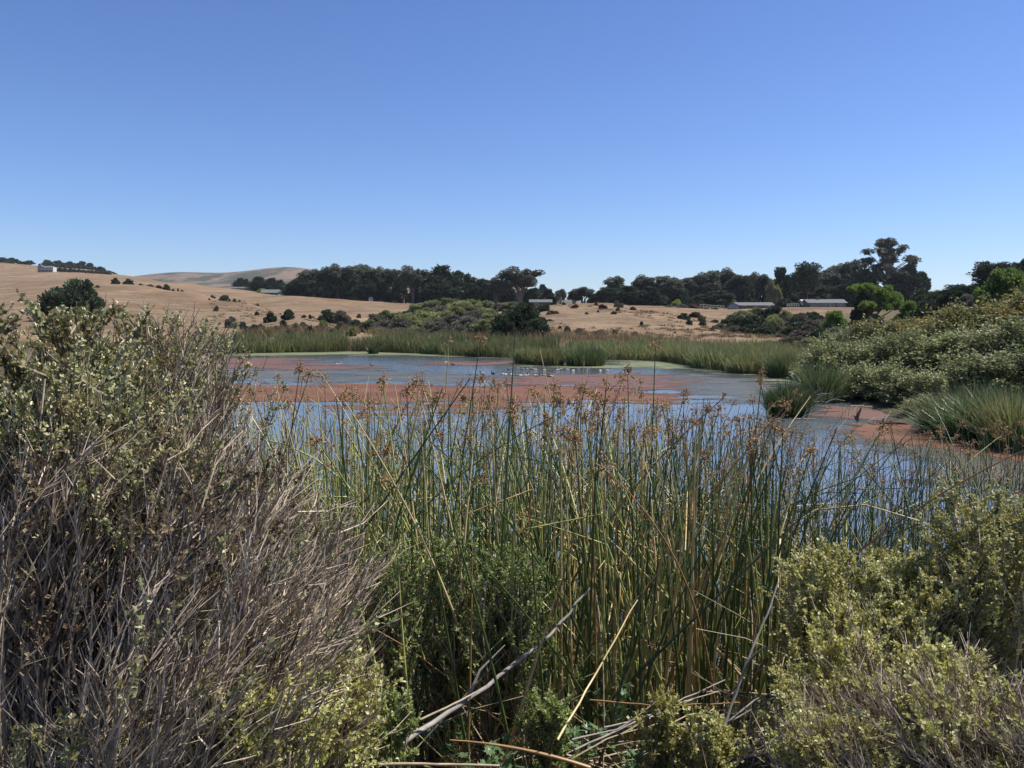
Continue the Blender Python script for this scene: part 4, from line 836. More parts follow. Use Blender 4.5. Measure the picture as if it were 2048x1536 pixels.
reed_belt([(430, 708), (560, 705), (700, 703), (850, 707), (960, 714), (1040, 716)], 11, 16000, 1.66, .05, 'reedfar', 'continuous green reed belt along the far left shore')
reed_belt([(1120, 718), (1225, 719), (1345, 722), (1400, 733)], 8, 9000, 1.5, .045, 'reedfar', 'reed belt at the back of the far inlet')
reed_belt([(1345, 722), (1400, 733), (1480, 745), (1560, 755), (1625, 764)], 9, 15500, 1.6, .04, 'reedfar', 'green reed belt along the far right shore')
p, u, d = strip([(430, 700), (700, 698), (960, 704), (1345, 716), (1500, 735), (1620, 750)], 9, 9000)
mb = MB(); p[:, 1] += 7; blades(mb, p[:, 0], p[:, 1], np.clip(H(p[:, 0], p[:, 1]), 0, None), 1.25 * rng.uniform(.7, 1.2, len(p)), .06, .25)
tag(mb.build('sedge', M['sedge']), 'reddish brown sedge behind the far reed belts', 'sedge', kind='stuff')
def clump(px, py, rpx, hpx, n, wd, mk, label, dep=1., lean=.13, cat='reed clump', group='reed clumps standing in the water'):
    wd *= 1.7; n = int(n * .52); x, Y = WP(px, py); r = rpx / 1600 * Y; h = hpx / 1600 * Y; Y = Y + r * dep * .8
    a = rng.uniform(0, 6.28, n); q = rng.uniform(0, 1, n) ** .5; mb = MB(); X = np.cos(a) * q * r * .82; Yy = np.sin(a) * q * r * .82 * dep
    n_ = len(X); B = MB(); hh = h * rng.uniform(.45, 1.12, n) * (1 - .25 * q)
    l = np.abs(rng.normal(0, lean, n)) * (0.6 + 1.2 * q) + .02; aa = a + rng.normal(0, .6, n); k = 4
    wa = rng.uniform(0, 6.28, n); S = np.stack([np.cos(wa), np.sin(wa), wa * 0], -1); Q = []
    for i, tt in enumerate(np.linspace(0, 1, k + 1)):
        off = hh * l * (tt + .7 * tt ** 3); c = np.stack([X + np.cos(aa) * off, Yy + np.sin(aa) * off, -.15 + hh * tt * (1 - l * tt * .4)], -1)
        ww = wd * (1 - tt) ** .6 * .5
        Q += [c - S * ww, c + S * ww] if i < k else [c]
    V = np.stack(Q, 1); m = V.shape[1]; base = (np.arange(n) * m)[:, None]
    B.add(V.reshape(-1, 3), np.concatenate([base + np.array([2 * i, 2 * i + 1, 2 * i + 3, 2 * i + 2]) for i in range(k - 1)])); B.f.append((base + np.array([2 * k - 2, 2 * k - 1, 2 * k]), 0))
    return tag(B.build('reed_clump', M[mk], loc=(x, Y, 0)), label, cat, group)
for a in [(540, 706, 50, 36, 2600, .05, 'reedfar', 'reed clump bulging from the far left belt beside the shrubs'), (635, 704, 26, 38, 2000, .05, 'reedfar', 'rounded reed clump in the left part of the far belt'),
          (745, 708, 11, 30, 900, .045, 'reeddark', 'small dark reed clump standing out before the far belt'), (870, 709, 26, 34, 1900, .05, 'reeddark', 'dark reed clump in the middle of the far left belt'), (960, 714, 26, 36, 1900, .045, 'reedfar', 'reed clump left of the big far island clump'),
          (1060, 728, 34, 44, 3000, .042, 'reedfar', 'lit left part of the big reed island in front of the inlet'), (1100, 731, 34, 46, 3000, .042, 'reedfar', 'middle part of the big reed island in front of the inlet'), (1175, 733, 44, 50, 4200, .04, 'reeddark', 'big dark rounded reed island beside the inlet mouth'),  # paler and darker blades paint the island's lit and shaded parts
          (1500, 748, 40, 48, 3000, .04, 'reedfar', 'reed clump midway along the far right belt'), (1580, 757, 40, 60, 3400, .036, 'reeddark', 'dark reed clump at the right end of the far belt'), (1425, 737, 34, 44, 2600, .04, 'reedfar', 'pale reed clump at the bend of the far right belt')]:
    clump(*a)
clump(1587, 834, 42, 92, 3000, .026, 'reeddark', 'lone round reed tussock standing in open water on the right', lean=.2)
clump(1658, 806, 40, 100, 2600, .026, 'reeddark', 'tall reed clump in the corner left of the willows', lean=.12)
clump(1690, 770, 36, 84, 1600, .028, 'reedfar', 'sunlit reeds behind the tall corner clump', lean=.14, group='reeds by the willows')
clump(1960, 884, 50, 120, 2600, .022, 'reedmid', 'mid green reeds leaning left over the water at the right', lean=.26, group='reeds by the willows')
clump(2015, 890, 52, 150, 2600, .022, 'reedmid', 'tall reeds in the middle of the right reed bed', lean=.2, group='reeds by the willows')
clump(1985, 868, 80, 130, 2000, .024, 'reedfar', 'yellowish reeds at the back of the right reed bed', lean=.2, group='reeds by the willows')
clump(1905, 870, 40, 100, 2600, .022, 'reeddark', 'dark leaning reeds at the left of the right reed bed', lean=.24, group='reeds by the willows')
clump(2060, 905, 60, 150, 3000, .022, 'reedfar', 'reeds cut by the right picture edge', lean=.16, group='reeds by the willows')
clump(1622, 800, 12, 28, 260, .03, 'sedge', 'small orange brown dry tuft behind the lone tussock', cat='dry tuft', group='dry tufts')

# dry grass tufts that roughen the nearer hill faces
n = 3000; px = rng.uniform(230, 1620, n); Y = np.exp(rng.uniform(math.log(100), math.log(260), n)); X = (px - 1024) / 1600 * Y
s = -sdist(X, Y, POND); keep = (s > 8) & ~((px > 720) & (px < 1095)); X, Y = X[keep], Y[keep]; n = len(X)
X3 = np.repeat(X, 3) + rng.normal(0, .12, n * 3); Y3 = np.repeat(Y, 3) + rng.normal(0, .12, n * 3)
mb = MB(); blades(mb, X3, Y3, H(X3, Y3) - .03, rng.uniform(.05, .14, n * 3), .12, .5, 2)
tag(mb.build('dry_grass', M['dry']), 'dry straw coloured grass on the hill faces', 'grass', kind='stuff')

n = 1500; px = rng.uniform(420, 1620, n); Y = np.exp(rng.uniform(math.log(98), math.log(240), n)); X = (px - 1024) / 1600 * Y
q = (-sdist(X, Y, POND) > 5) & ~((px > 700) & (px < 1100)) & (vnoise(X, Y, 14, 41) > .5); X, Y = X[q], Y[q]; m_ = 26; X3 = np.repeat(X, m_) + rng.normal(0, .28, len(X) * m_); Y3 = np.repeat(Y, m_) + rng.normal(0, .28, len(X) * m_)
mb = MB(); blades(mb, X3, Y3, H(X3, Y3) - .03, rng.uniform(.1, .5, len(X3)), .1, .5, 2)
tag(mb.build('weeds', M['sedge']), 'brown low weeds speckling the dry hill faces', 'weeds', kind='stuff')

# ------------------------------------------------------------------ the air
m, n_, out_ = mat_new('air')
v_ = n_.nodes.new('ShaderNodeVolumePrincipled'); v_.inputs['Color'].default_value = (.82, .9, 1, 1); v_.inputs['Density'].default_value = .00006; v_.inputs['Anisotropy'].default_value = .2
n_.links.new(v_.outputs[0], out_.inputs['Volume'])
mb = MB(); box(mb, (0, 0, 118), (9200, 9200, 244)); tag(mb.build('haze', m), kind='stuff')

# ------------------------------------------------------------------ buildings, far off
HM = {'wall_shaded': plain('shaded_siding', (.27, .28, .29), None, 3), 'wall_white': plain('white_siding', (.74, .73, .7), (.66, .65, .62), 2), 'wall_brown': plain('brown_siding', (.2, .15, .12), None, 3), 'roof_grey': plain('grey_shingle', (.15, .15, .155), (.11, .11, .115), 2),  # first siding: white hilltop walls with their shade put into the grey
      'roof_green': plain('grey_green_roof', (.13, .145, .14), (.1, .11, .105), 2), 'roof_dark': plain('dark_roof', (.12, .12, .13), None, 2), 'glass': plain('window_glass', (.03, .04, .05), (.05, .06, .07), 5, .08, .8), 'trim': plain('white_trim', (.6, .59, .56), None, 5), 'blue': plain('blue_grey_siding', (.3, .34, .4), None, 3), 'post': plain('fence_wood', (.6, .56, .5), None, 4)}
def gable(mb, w, d, z0, z1, ov=.4, axis='x', th=.18):
    hw, hd = w / 2 + ov, d / 2 + ov
    if axis == 'x':
        for s in (1, -1):
            v = [(-hw, s * hd, z0), (hw, s * hd, z0), (hw, 0, z1), (-hw, 0, z1)]; v += [(a, b, c + th) for a, b, c in v]
            mb.add(v, [(0, 1, 2, 3), (4, 5, 6, 7), (0, 1, 5, 4), (1, 2, 6, 5), (2, 3, 7, 6), (3, 0, 4, 7)])
    else:
        for s in (1, -1):
            v = [(s * hw, -hd, z0), (s * hw, hd, z0), (0, hd, z1), (0, -hd, z1)]; v += [(a, b, c + th) for a, b, c in v]
            mb.add(v, [(0, 1, 2, 3), (4, 5, 6, 7), (0, 1, 5, 4), (1, 2, 6, 5), (2, 3, 7, 6), (3, 0, 4, 7)])
def gable_wall(mb, w, d, h, z1, axis='x'):
    box(mb, (0, 0, h / 2), (w, d, h)); hw, hd = w / 2, d / 2; z1 -= .05
    if axis == 'x': mb.add([(-hw, -hd, h), (-hw, hd, h), (-hw, 0, z1), (hw, -hd, h), (hw, hd, h), (hw, 0, z1)], [(0, 1, 2), (3, 5, 4)])
    else: mb.add([(-hw, -hd, h), (hw, -hd, h), (0, -hd, z1), (-hw, hd, h), (hw, hd, h), (0, hd, z1)], [(0, 1, 2), (3, 5, 4)])
def house(name, px, py, Y, w, d, h, rise, wall, roof, label, axis='x', rz=0, wins=(), cat='house', sink=.3, chimney=None):
    x = PX(px, py, Y)[0]; z = h1(x, Y) - sink; o = empty(name, (x, Y, z), rz)
    mb = MB(); gable_wall(mb, w, d, h, h + rise, axis); mb.build('wall', HM[wall], o)
    mb = MB(); gable(mb, w, d, h - .05, h + rise, .5, axis); ro = mb.build('roof', HM[roof], o)
    for (wx, wz, ww, wh) in wins:
        mb = MB(); box(mb, (wx, -d / 2 - .03, wz), (ww + .25, .1, wh + .25)); fr = mb.build('window', HM['trim'], o)
        mb = MB(); box(mb, (wx, -d / 2 - .09, wz), (ww, .06, wh)); mb.build('pane', HM['glass'], fr)
    if chimney is not None:
        mb = MB(); box(mb, (chimney, 0, h + rise + .3), (.8, .8, 1.6)); mb.build('chimney', HM['wall_brown'], ro)
    return tag(o, label, cat)
o = house('hilltop_house', 95, 547, 800, 13, 8, 5.0, 1.5, 'wall_shaded', 'roof_grey', 'two storey white house with porch on the left hilltop', 'x', R(6),
          [(-5, 4.1, 1, 1.3), (-1.5, 4.1, 1, 1.3), (2, 4.1, 1, 1.3), (5, 4.1, 1, 1.3), (-5, 1.4, 1.2, 1.5), (3.5, 1.4, 1.6, 1.5)])
mb = MB(); box(mb, (.5, -5.6, 2.75), (15, 3, .2)); mb.build('porch_roof', HM['trim'], o)
for xx in (-6.6, -3, .6, 4.2, 7.6): mb = MB(); box(mb, (xx, -6.9, 1.3), (.25, .25, 2.7)); mb.build('porch_post', HM['trim'], o)
mb = MB(); gable_wall(mb, 5, 3, 5.5, 7.8, 'y'); v = mb.build('gable_wing', HM['wall_shaded'], o, loc=(-4.6, -2.6, 0)); mb = MB(); gable(mb, 5, 3, 5.4, 7.8, .4, 'y'); mb.build('wing_roof', HM['roof_grey'], v)
mb = MB(); box(mb, (7.06, 0, 3), (.1, 7.6, 5)); mb.build('lit_end_wall', HM['trim'], o)  # white slab paints the sunlit look onto the right end wall
house('long_house', 1505, 616, 292, 13, 7, 2.2, 1.1, 'wall_brown', 'roof_grey', 'long low house with plain grey roof behind the bush clump', 'x', 0, [(-4, 1.3, 1.2, 1), (0, 1.3, 1.6, 1), (4, 1.3, 1.2, 1)], sink=1.25)
house('shed', 1466, 618, 288, 4.0, 5, 1.6, 1.1, 'blue', 'roof_grey', 'small blue grey gabled shed with white roof edge left of the long house', 'y', R(-14), [(-.6, .9, .7, .6)], cat='shed', sink=.6)
rh = house('ranch_house', 1647, 612, 288, 13.2, 7, 1.9, 1.3, 'wall_brown', 'roof_grey', 'low ranch house with grey roof and a row of pale windows', 'x', 0, [(-5.2, 1.1, .9, 1.1), (-3.4, 1.1, 1.3, 1.1), (-1.4, 1.1, 1.3, 1.2), (.3, 1.1, 1.1, 1.2), (1.9, 1.1, 1.3, 1.2), (4.1, 1.1, .9, 1.1), (5.4, 1.1, .7, 1.1)], sink=.7, chimney=-2)
house('cabin', 1607, 612, 291, 1.8, 2.4, 1.6, .5, 'wall_white', 'trim', 'tiny sunlit cream cabin at the left end of the ranch house', 'x', 0, (), cat='cabin', sink=-.4)
house('hut', 1081, 606, 228, 5.6, 3.4, .95, .75, 'wall_brown', 'roof_green', 'low hut whose grey green roof shows over the hill crest', 'x', 0, [(-1, .5, .7, .4)], cat='hut', sink=-.15)
house('farm_building', 545, 588, 462, 11, 8, 1.7, 1.9, 'wall_brown', 'roof_green', 'left of two grey green tent like roofs before the grove', 'x', R(10), [(-2, 1, 1, .8), (2, 1, 1, .8)], cat='farm building', sink=.9)
house('farm_building', 585, 589, 455, 14, 8, 1.5, 1.4, 'wall_brown', 'roof_green', 'right and longer of the two grey green roofs before the grove', 'x', R(-4), [(-4, 1, 1, .8), (3, 1, 1, .8)], cat='farm building', sink=.9)
house('farm_building', 484, 571, 600, 14, 8, 2.2, 1.2, 'wall_brown', 'roof_dark', 'long dark roofed building under the small trees on the left rise', 'x', R(4), [(-3, 1.2, 1.4, .9), (2, 1.2, 1.4, .9)], cat='farm building', sink=.9)
house('shed', 742, 600, 386, 1.7, 2, 1.5, .5, 'wall_white', 'roof_grey', 'small white shed glimpsed between the grove trunks', 'y', 0, [(0, 1.2, .6, .6)], cat='shed', sink=0)
house('shed', 862, 604, 378, 3.2, 3, 2.0, .7, 'blue', 'roof_grey', 'small blue grey shed at the grove edge above the thicket', 'x', 0, [(.6, 1.1, .6, .6)], cat='shed', sink=0)
def fence(px0, px1, Y, n, h, label):
    o = empty('fence', (PX((px0 + px1) / 2, 618, Y)[0], Y, 0)); x0, x1 = PX(px0, 618, Y)[0] - o.location.x, PX(px1, 618, Y)[0] - o.location.x
    for i in range(n):
        x = x0 + (x1 - x0) * i / (n - 1); z = h1(x + o.location.x, Y); mb = MB(); box(mb, (0, 0, h / 2), (.22, .16, h)); mb.build('post', HM['post'], o, loc=(x, 0, z))
    for zz_ in (.45, .9):
        mb = MB(); za, zb = h1(x0 + o.location.x, Y) + h * zz_, h1(x1 + o.location.x, Y) + h * zz_; tubes(mb, np.array([[(x0, .12, za), (x1, .12, zb)]]), .05, 4); mb.build('rail', HM['post'], o)
    tag(o, label, 'fence')
fence(1400, 1448, 286, 8, 1.5, 'pale post fence left of the gabled shed')
fence(1574, 1598, 288, 6, 1.2, 'short pale fence left of the cream cabin')
mb = MB(); x = PX(578, 620, 225)[0]; z = h1(x, 225)
tubes(mb, np.array([[(0, 0, -.2), (.05, 0, 1.2), (-.08, 0, 2.9)]]), np.array([[.16, .12, .06]]), 5); tubes(mb, np.array([[(.02, 0, 1.3), (.5, 0, 1.9), (.7, 0, 2.1)]]), np.array([[.07, .05, .02]]), 4)
tag(mb.build('dead_snag', M['bark'], loc=(x, 225, z)), 'bare dark post of a dead tree on the left slope', 'dead tree')

# ------------------------------------------------------------------ birds, stump and driftwood on the pond
BM = {'white': plain('white_plumage', (.5, .47, .42), (.38, .35, .31), 20, .8), 'dark': plain('dark_plumage', (.035, .03, .028), None, 20, .7), 'brown': plain('brown_plumage', (.2, .15, .11), (.12, .09, .07), 25, .8), 'bill': plain('bill_horn', (.25, .2, .1), None, 30, .5)}
def spin(mb, P, Rr, sides=10):
    tubes(mb, np.array(P, float)[None], np.array(Rr, float)[None], sides)
def bird_parts(kind):
    b, h, bl = MB(), MB(), MB()
    spin(b, [(-.2, 0, .09), (-.17, 0, .085), (-.1, 0, .07), (0, 0, .06), (.09, 0, .07), (.15, 0, .1), (.17, 0, .12)], [.004, .03, .07, .085, .075, .045, .01])
    for s in (-1, 1): diamonds(b, np.array([[.06, s * .06, .1]]), np.array([[-1, -s * .12, .02]]), np.array([[0, s, .4]]), .24, .08, .1)
    spin(h, [(.12, 0, .09), (.15, 0, .14), (.16, 0, .19), (.175, 0, .215), (.2, 0, .218), (.225, 0, .21), (.232, 0, .208)], [.03, .026, .028, .036, .034, .018, .003])
    spin(bl, [(.225, 0, .207), (.245, 0, .203), (.262, 0, .2)], [.012, .01, .003], 5)
    return b.mesh('body', BM['white' if kind == 'w' else ('dark' if kind == 'd' else 'brown')], True), h.mesh('head', BM['dark' if kind != 'p' else 'white'], True), bl.mesh('bill', BM['bill'], True)
BP = {k: bird_parts(k) for k in 'wdpb'}
def bird(px, py, kind, label, rz, s=.95):
    x, Y = WP(px, py + 2); o = empty('bird', (x, Y, -.035), rz, (s, s, s))
    for nme, me in zip(('body', 'head', 'bill'), BP[kind]): link(nme, me, o)
    tag(o, label, 'bird', 'water birds resting on the pond')
rowA = [(1017, 738), (1024, 736), (1036, 736), (1048, 738), (1054, 737), (1066, 737), (1071, 738), (1088, 739), (1110, 737), (1115, 739), (1119, 738), (1122, 737), (1135, 738), (1146, 740), (1158, 738), (1173, 740), (1179, 738), (1200, 740), (1215, 740)]
rowB = [(965, 746), (1005, 747), (1011, 748), (1023, 748), (1034, 749), (1041, 750), (1051, 750), (1056, 748), (1071, 750), (1074, 751), (1083, 749), (1090, 750), (1098, 752), (1103, 752)]
for i, (a, b) in enumerate(rowA): bird(a, b, 'w' if i % 5 else 'p', f'{"pale bird" if i % 5 == 0 else "white bodied bird"} in the far row on the water, {ORD[i]} from the left', rng.uniform(0, 6.28))
for i, (a, b) in enumerate(rowB): bird(a, b, 'b' if i in (9, 12) else 'w', f'{"brown bird" if i in (9, 12) else "white bodied bird"} in the near row on the water, {ORD[i]} from the left', rng.uniform(0, 6.28), 1.0)
for a, b, k, lab in [(674, 727, 'w', 'white bird alone far left on the pond, left of two'), (681, 726, 'w', 'white bird alone far left on the pond, right of two'), (885, 723, 'w', 'white bird on the blue strip, left of two'), (892, 723, 'w', 'white bird on the blue strip, right of two'), (744, 729, 'b', 'small brown bird on the far water left of centre'), (986, 746, 'd', 'small dark duck left of the white birds'), (906, 728, 'd', 'tiny dark duck on the blue strip')]:
    bird(a, b, k, lab, rng.uniform(0, 6.28))
def stick(name, pts, r0, r1, mk, label, group=None, cat='dead branch', subs=(), sides=6, bumpy=.0):
    P = np.array(pts, float); c0 = P[0].copy()
    # densify with a smooth wobble
    K = max(6, len(P) * 4); t = np.linspace(0, len(P) - 1, K); i = np.clip(t.astype(int), 0, len(P) - 2); f = (t - i)[:, None]
    Q = P[i] * (1 - f) + P[i + 1] * f; L = np.linalg.norm(P[-1] - P[0]); Q[1:-1] += rng.normal(0, .0022 * L, (K - 2, 3)) * (1 + bumpy)
    mb = MB(); tubes(mb, (Q - c0)[None], np.linspace(r0, r1, K)[None], sides); o = mb.build(name, M[mk], None, True, tuple(c0)); tag(o, label, cat, group)
    for s in subs:
        S = np.array(s, float) - c0; mb = MB(); tubes(mb, S[None], np.linspace(r1 * 1.3 + r0 * .2, r1 * .4, len(S))[None], 5); mb.build('side_branch', M[mk], o, True)
    return o
def pt(px, py, Y): return tuple(PX(px, py, Y))
stick('driftwood', [pt(1620, 822, 34), pt(1632, 801, 34), pt(1640, 790, 34), pt(1647, 774, 34)], .03, .012, 'deadwood', 'pale forked dead branch right of the lone tussock', 'dead sticks by the tussock', subs=[[pt(1634, 790, 34), pt(1650, 787, 34), pt(1664, 788, 34)], [pt(1630, 806, 34), pt(1643, 802, 34), pt(1655, 806, 34)]])
stick('driftwood', [pt(1652, 806, 35), pt(1660, 801, 35), pt(1672, 798, 35), pt(1690, 802, 35)], .022, .01, 'deadwood', 'thin arched dead branch in front of the corner reeds', 'dead sticks by the tussock')
stick('driftwood', [pt(1592, 838, 31), pt(1612, 838, 31), pt(1636, 838, 31)], .03, .015, 'deadwood', 'pale stick floating at the foot of the lone tussock', 'dead sticks by the tussock', subs=[[pt(1605, 836, 31), pt(1614, 822, 31), pt(1613, 809, 31)]])
stick('driftwood', [pt(1594, 844, 30), pt(1612, 830, 30), pt(1635, 826, 30), pt(1648, 819, 30)], .018, .008, 'deadwood', 'broken forked stick leaning right from the lone tussock', 'dead sticks by the tussock')
stick('driftwood', [pt(1700, 812, 34.5), pt(1722, 812, 34.5), pt(1745, 814, 34.5)], .03, .02, 'straw', 'bleached log lying at the shaded willow shore', 'dead sticks by the tussock')
stick('stump', [pt(1715, 842, 30.5), pt(1715, 834, 30.5), pt(1717, 826, 30.5)], .07, .045, 'bark', 'black broken stump standing in the right shallows', None, 'stump', subs=[[pt(1714, 838, 30.5), pt(1710, 833, 30.5), pt(1707, 831, 30.5)], [pt(1716, 829, 30.5), pt(1720, 822, 30.5), pt(1723, 815, 30.5)]])
for i, (px, py, hp) in enumerate([(1676, 838, 34), (1682, 840, 44), (1688, 842, 38), (1696, 838, 50), (1702, 836, 30), (1712, 834, 34)]):
    x, Y = WP(px, py); stick('marsh_reed', [(x, Y, -.1), (x + .05, Y, hp / 1600 * Y * .6), (x + .16, Y, hp / 1600 * Y)], .008, .004, 's_green' if i % 2 else 's_tan', f'thin {"green" if i % 2 else "tan"} reed standing alone in the right shallows, {ORD[i]} from the tussock', 'lone reeds in the right shallows', 'reed')

# ------------------------------------------------------------------ the bulrushes in front
def head_proto(n_rays, seed, big=1., ks=3, mm=5):
    """brown spikelets on thin drooping rays, tip of the stem at the origin, stem axis along +z"""
    mb = MB(); d = rdir(n_rays); d[:, 2] = d[:, 2] * .9 + .1; d = norm(d); L = rng.uniform(.012, .055, n_rays) * big
    t = np.linspace(0, 1, ks)[None, :, None]; tip = d * L[:, None] + np.array([0, 0, -1]) * (L ** 2 * 4)[:, None]
    P = t * tip[:, None] + np.array([0, 0, .012]) * (t * (1 - t)); tubes(mb, P, .0009, 3)
    m = rng.integers(2, mm, n_rays); i = np.repeat(np.arange(n_rays), m); C = tip[i] * rng.uniform(.7, 1.08, (len(i), 1)) + rng.normal(0, .006, (len(i), 3))
    octas(mb, C, norm(d[i] + rdir(len(i)) * .6), rng.uniform(.008, .013, len(i)), rng.uniform(.003, .0048, len(i)))
    tubes(mb, np.array([[(0, 0, -.004), (.002, 0, .03), (.006, 0, rng.uniform(.04, .09))]]), np.array([[.0025, .0018, .0006]]), 3)
    return mb
HEADS = [head_proto(int(rng.integers(15, 24)), i, rng.uniform(1., 1.35)) for i in range(7)]
HEADME = [h.mesh('seed_head', M['seed']) for h in HEADS]
HEADS_S = [head_proto(9, i, 1.1, 2, 3) for i in range(5)]
def sample_stems():
    """positions, tops and shapes of the stems; returns a list of dicts"""
    out = []
    def add(x, y, top_z=None, h=None, az=None, lean=None, form=None, col=None, head=None, r=None):
        z = h1(x, y); z = max(z, -.35) - .02
        if h is None: h = (top_z - z)
        out.append(dict(x=x, y=y, z=z, h=h, az=rng.uniform(0, 6.28) if az is None else az, lean=abs(rng.normal(0, .13)) if lean is None else lean, form=form or 'up', col=col, head=head, r=r or rng.uniform(.0065, .0115)))
    return out, add
stems, addst = sample_stems()
def topline(px):   # row the reed tops reach, by photo column
    return np.interp(px, [450, 520, 700, 900, 1050, 1200, 1400, 1550, 1650, 1750, 1900, 2048], [800, 770, 775, 765, 770, 790, 820, 850, 885, 880, 870, 850])
cnt = 0
while cnt < 2700:
    px = rng.uniform(470, 2110); Y = rng.uniform(4.8, 12.3) if px < 1560 else rng.uniform(6.3, 12.5)
    if px < 640 and Y < 7: continue
    if 730 < px < 1180 and Y < 5.6 and rng.random() < .72: continue
    if px > 1560 and rng.random() < .4: continue
    x = PX(px, 900, Y)[0]
    if x > 6.2 and Y < 9.5: continue
    if rng.random() > .45 + .9 * vnoise(np.array([x]), np.array([Y]), .8, 31)[0]: continue
    z = max(h1(x, Y), -.35); tz = float(PX(px, topline(px) + abs(rng.normal(0, 78)) * (1 if rng.random() < .9 else .2) - 12, Y)[2])
    hh = tz - z
    if hh > 3.1: hh = rng.uniform(2.3, 3.1)
    if hh < 1.0: continue
    u = rng.random(); form = 'up' if u < .74 or (Y < 6.4 and u < .88) else ('arch' if u < .88 else 'snap')
    v = rng.random()
    col = 's_green' if v < .38 else 's_blue' if v < .52 else 's_olive' if v < .8 else 's_tan' if v < .96 else 's_orange'
    if px > 1400 and rng.random() < .5: col = 's_green' if rng.random() < .6 else 's_blue'
    if px < 1000 and rng.random() < .35: col = 's_olive'  # more pale olive on the left stands in for strong sunlight there
    if Y < 8.5 and rng.random() < .14: col = 's_tan' if rng.random() < .7 else 's_orange'
    lean = abs(rng.normal(0, .17)) if rng.random() < .78 else rng.uniform(.25, .75)
    addst(x, Y, h=hh / max(.7, math.cos(lean)), lean=lean, form=form, col=col, head=rng.random() < .48 and form != 'snap')
    cnt += 1
# the tall ones that stand out in the photograph: foot (px,py) and tip (px,py) at a distance
hero = [((985, 1290), (1030, 668), 5.0, 's_green', False, 'tallest dark green bulrush, slanting right to above the far reeds'), ((1290, 1150), (1311, 690), 5.6, 's_green', True, 'tall dark upright bulrush crossing the far inlet'),
        ((1150, 1200), (1213, 768), 5.2, 's_green', True, 'thick dark bulrush slanting right with a big head over the red fern'), ((880, 1130), (962, 675), 5.6, 's_green', True, 'thin dark bulrush with reddish head against the round tree'),
        ((640, 1130), (940, 757), 5.0, 's_green', False, 'long dark stem leaning far right over the red fern'), ((500, 1000), (620, 745), 5.4, 's_green', True, 'dark stem leaning right at the left end of the bulrushes'),
        ((545, 960), (600, 736), 5.8, 's_green', True, 'dark upright stem close to the leafy shrub shoulder'), ((700, 1200), (885, 775), 5.0, 's_green', False, 'thick dark stem slanting right left of centre'),
        ((870, 900), (898, 682), 6.4, 's_tan', True, 'pale straw stem with a head before the far left reeds'), ((1175, 900), (1080, 700), 6.2, 's_tan', False, 'straw coloured stem leaning left in front of the reed island'),
        ((1155, 860), (1168, 722), 6.4, 's_tan', False, 'short pale stem tip beside the reed island'), ((1275, 980), (1255, 738), 6.0, 's_green', True, 'dark green stem with small head right of the dark reed island'),
        ((1310, 1130), (1440, 815), 6.0, 's_green', True, 'green stem slanting right over the blue water'), ((1370, 1180), (1408, 795), 6.0, 's_green', False, 'green stem folding at its top over blue water'),
        ((1620, 1100), (1520, 760), 6.6, 's_green', True, 'thin stem leaning left across the grey algae film'), ((1480, 1130), (1525, 745), 6.6, 's_green', True, 'very thin upright stem left of the lone tussock'),
        ((1560, 1200), (1720, 960), 5.8, 's_blue', False, 'dark stem slanting right in the right half'), ((1290, 1260), (1640, 1000), 4.8, 's_blue', False, 'long stem lying across the right half of the reeds'),
        ((1630, 1120), (1810, 985), 5.4, 's_tan', False, 'thin straw stem rising right over the pale shrub'), ((1600, 880), (1760, 1110), 6.6, 's_tan', False, 'pale stem hanging down to the right by the willow corner'),
        ((1240, 1420), (1420, 1060), 4.6, 's_blue', False, 'broad blue green stem slanting right low in the middle'), ((1195, 1500), (1290, 1120), 4.4, 's_blue', False, 'broad pale green stem low in the middle'),
        ((1010, 1480), (1115, 1180), 4.4, 's_tan', False, 'straw stem slanting right from the bottom middle'), ((700, 1150), (790, 1500), 4.2, 's_olive', False, 'green stem falling right at the shrub edge'),
        ((830, 1536), (795, 1100), 4.6, 's_olive', False, 'olive upright stem in front of the small green shrub'), ((940, 1520), (860, 1060), 4.4, 's_green', False, 'dark stem left of the small green shrub middle'),
        ((1030, 1530), (895, 1010), 4.4, 's_green', False, 'dark green stem leaning left across the green shrub'), ((1100, 1500), (1060, 1040), 4.6, 's_green', True, 'dark stem with a large rust head at mid height'),
        ((935, 1470), (945, 1090), 4.4, 's_orange', False, 'rust brown upright dead stem in front of the green shrub'), ((1700, 1536), (1580, 1180), 5.0, 's_tan', False, 'tan stem with rust patches right of centre'),
        ((1618, 1290), (1590, 1000), 6.2, 's_orange', False, 'rust brown thick dead stem at the pale shrub edge'), ((1900, 1075), (1755, 875), 6.4, 's_olive', False, 'arching olive stem over the right algae film'),
        ((2060, 1000), (1890, 900), 6.0, 's_tan', False, 'long pale stem arching down towards the right edge'), ((900, 1480), (1180, 1536), 3.9, 's_orange', False, 'rust stem fallen along the bottom middle'),
        ((1450, 1300), (1200, 1060), 5.4, 's_tan', False, 'straw stem fallen to the left across the middle'), ((1350, 1160), (1120, 850), 5.8, 's_olive', False, 'olive stem leaning left in mid reeds'),
        ((1540, 990), (1505, 800), 7.0, 's_green', True, 'green stem with fluffy head in front of the tussock water'), ((1880, 1060), (1822, 870), 7.0, 's_green', False, 'upright dark stem before the red strip'),
        ((1950, 1060), (1935, 905), 7.2, 's_green', True, 'upright dark stem at the right edge of the red strip'), ((1850, 1100), (1782, 852), 7.0, 's_green', True, 'upright stem with brown head before the red strip')]
def bez(p0, c, p1, K):
    t = np.linspace(0, 1, K)[:, None]; return (1 - t) ** 2 * p0 + 2 * t * (1 - t) * c + t * t * p1
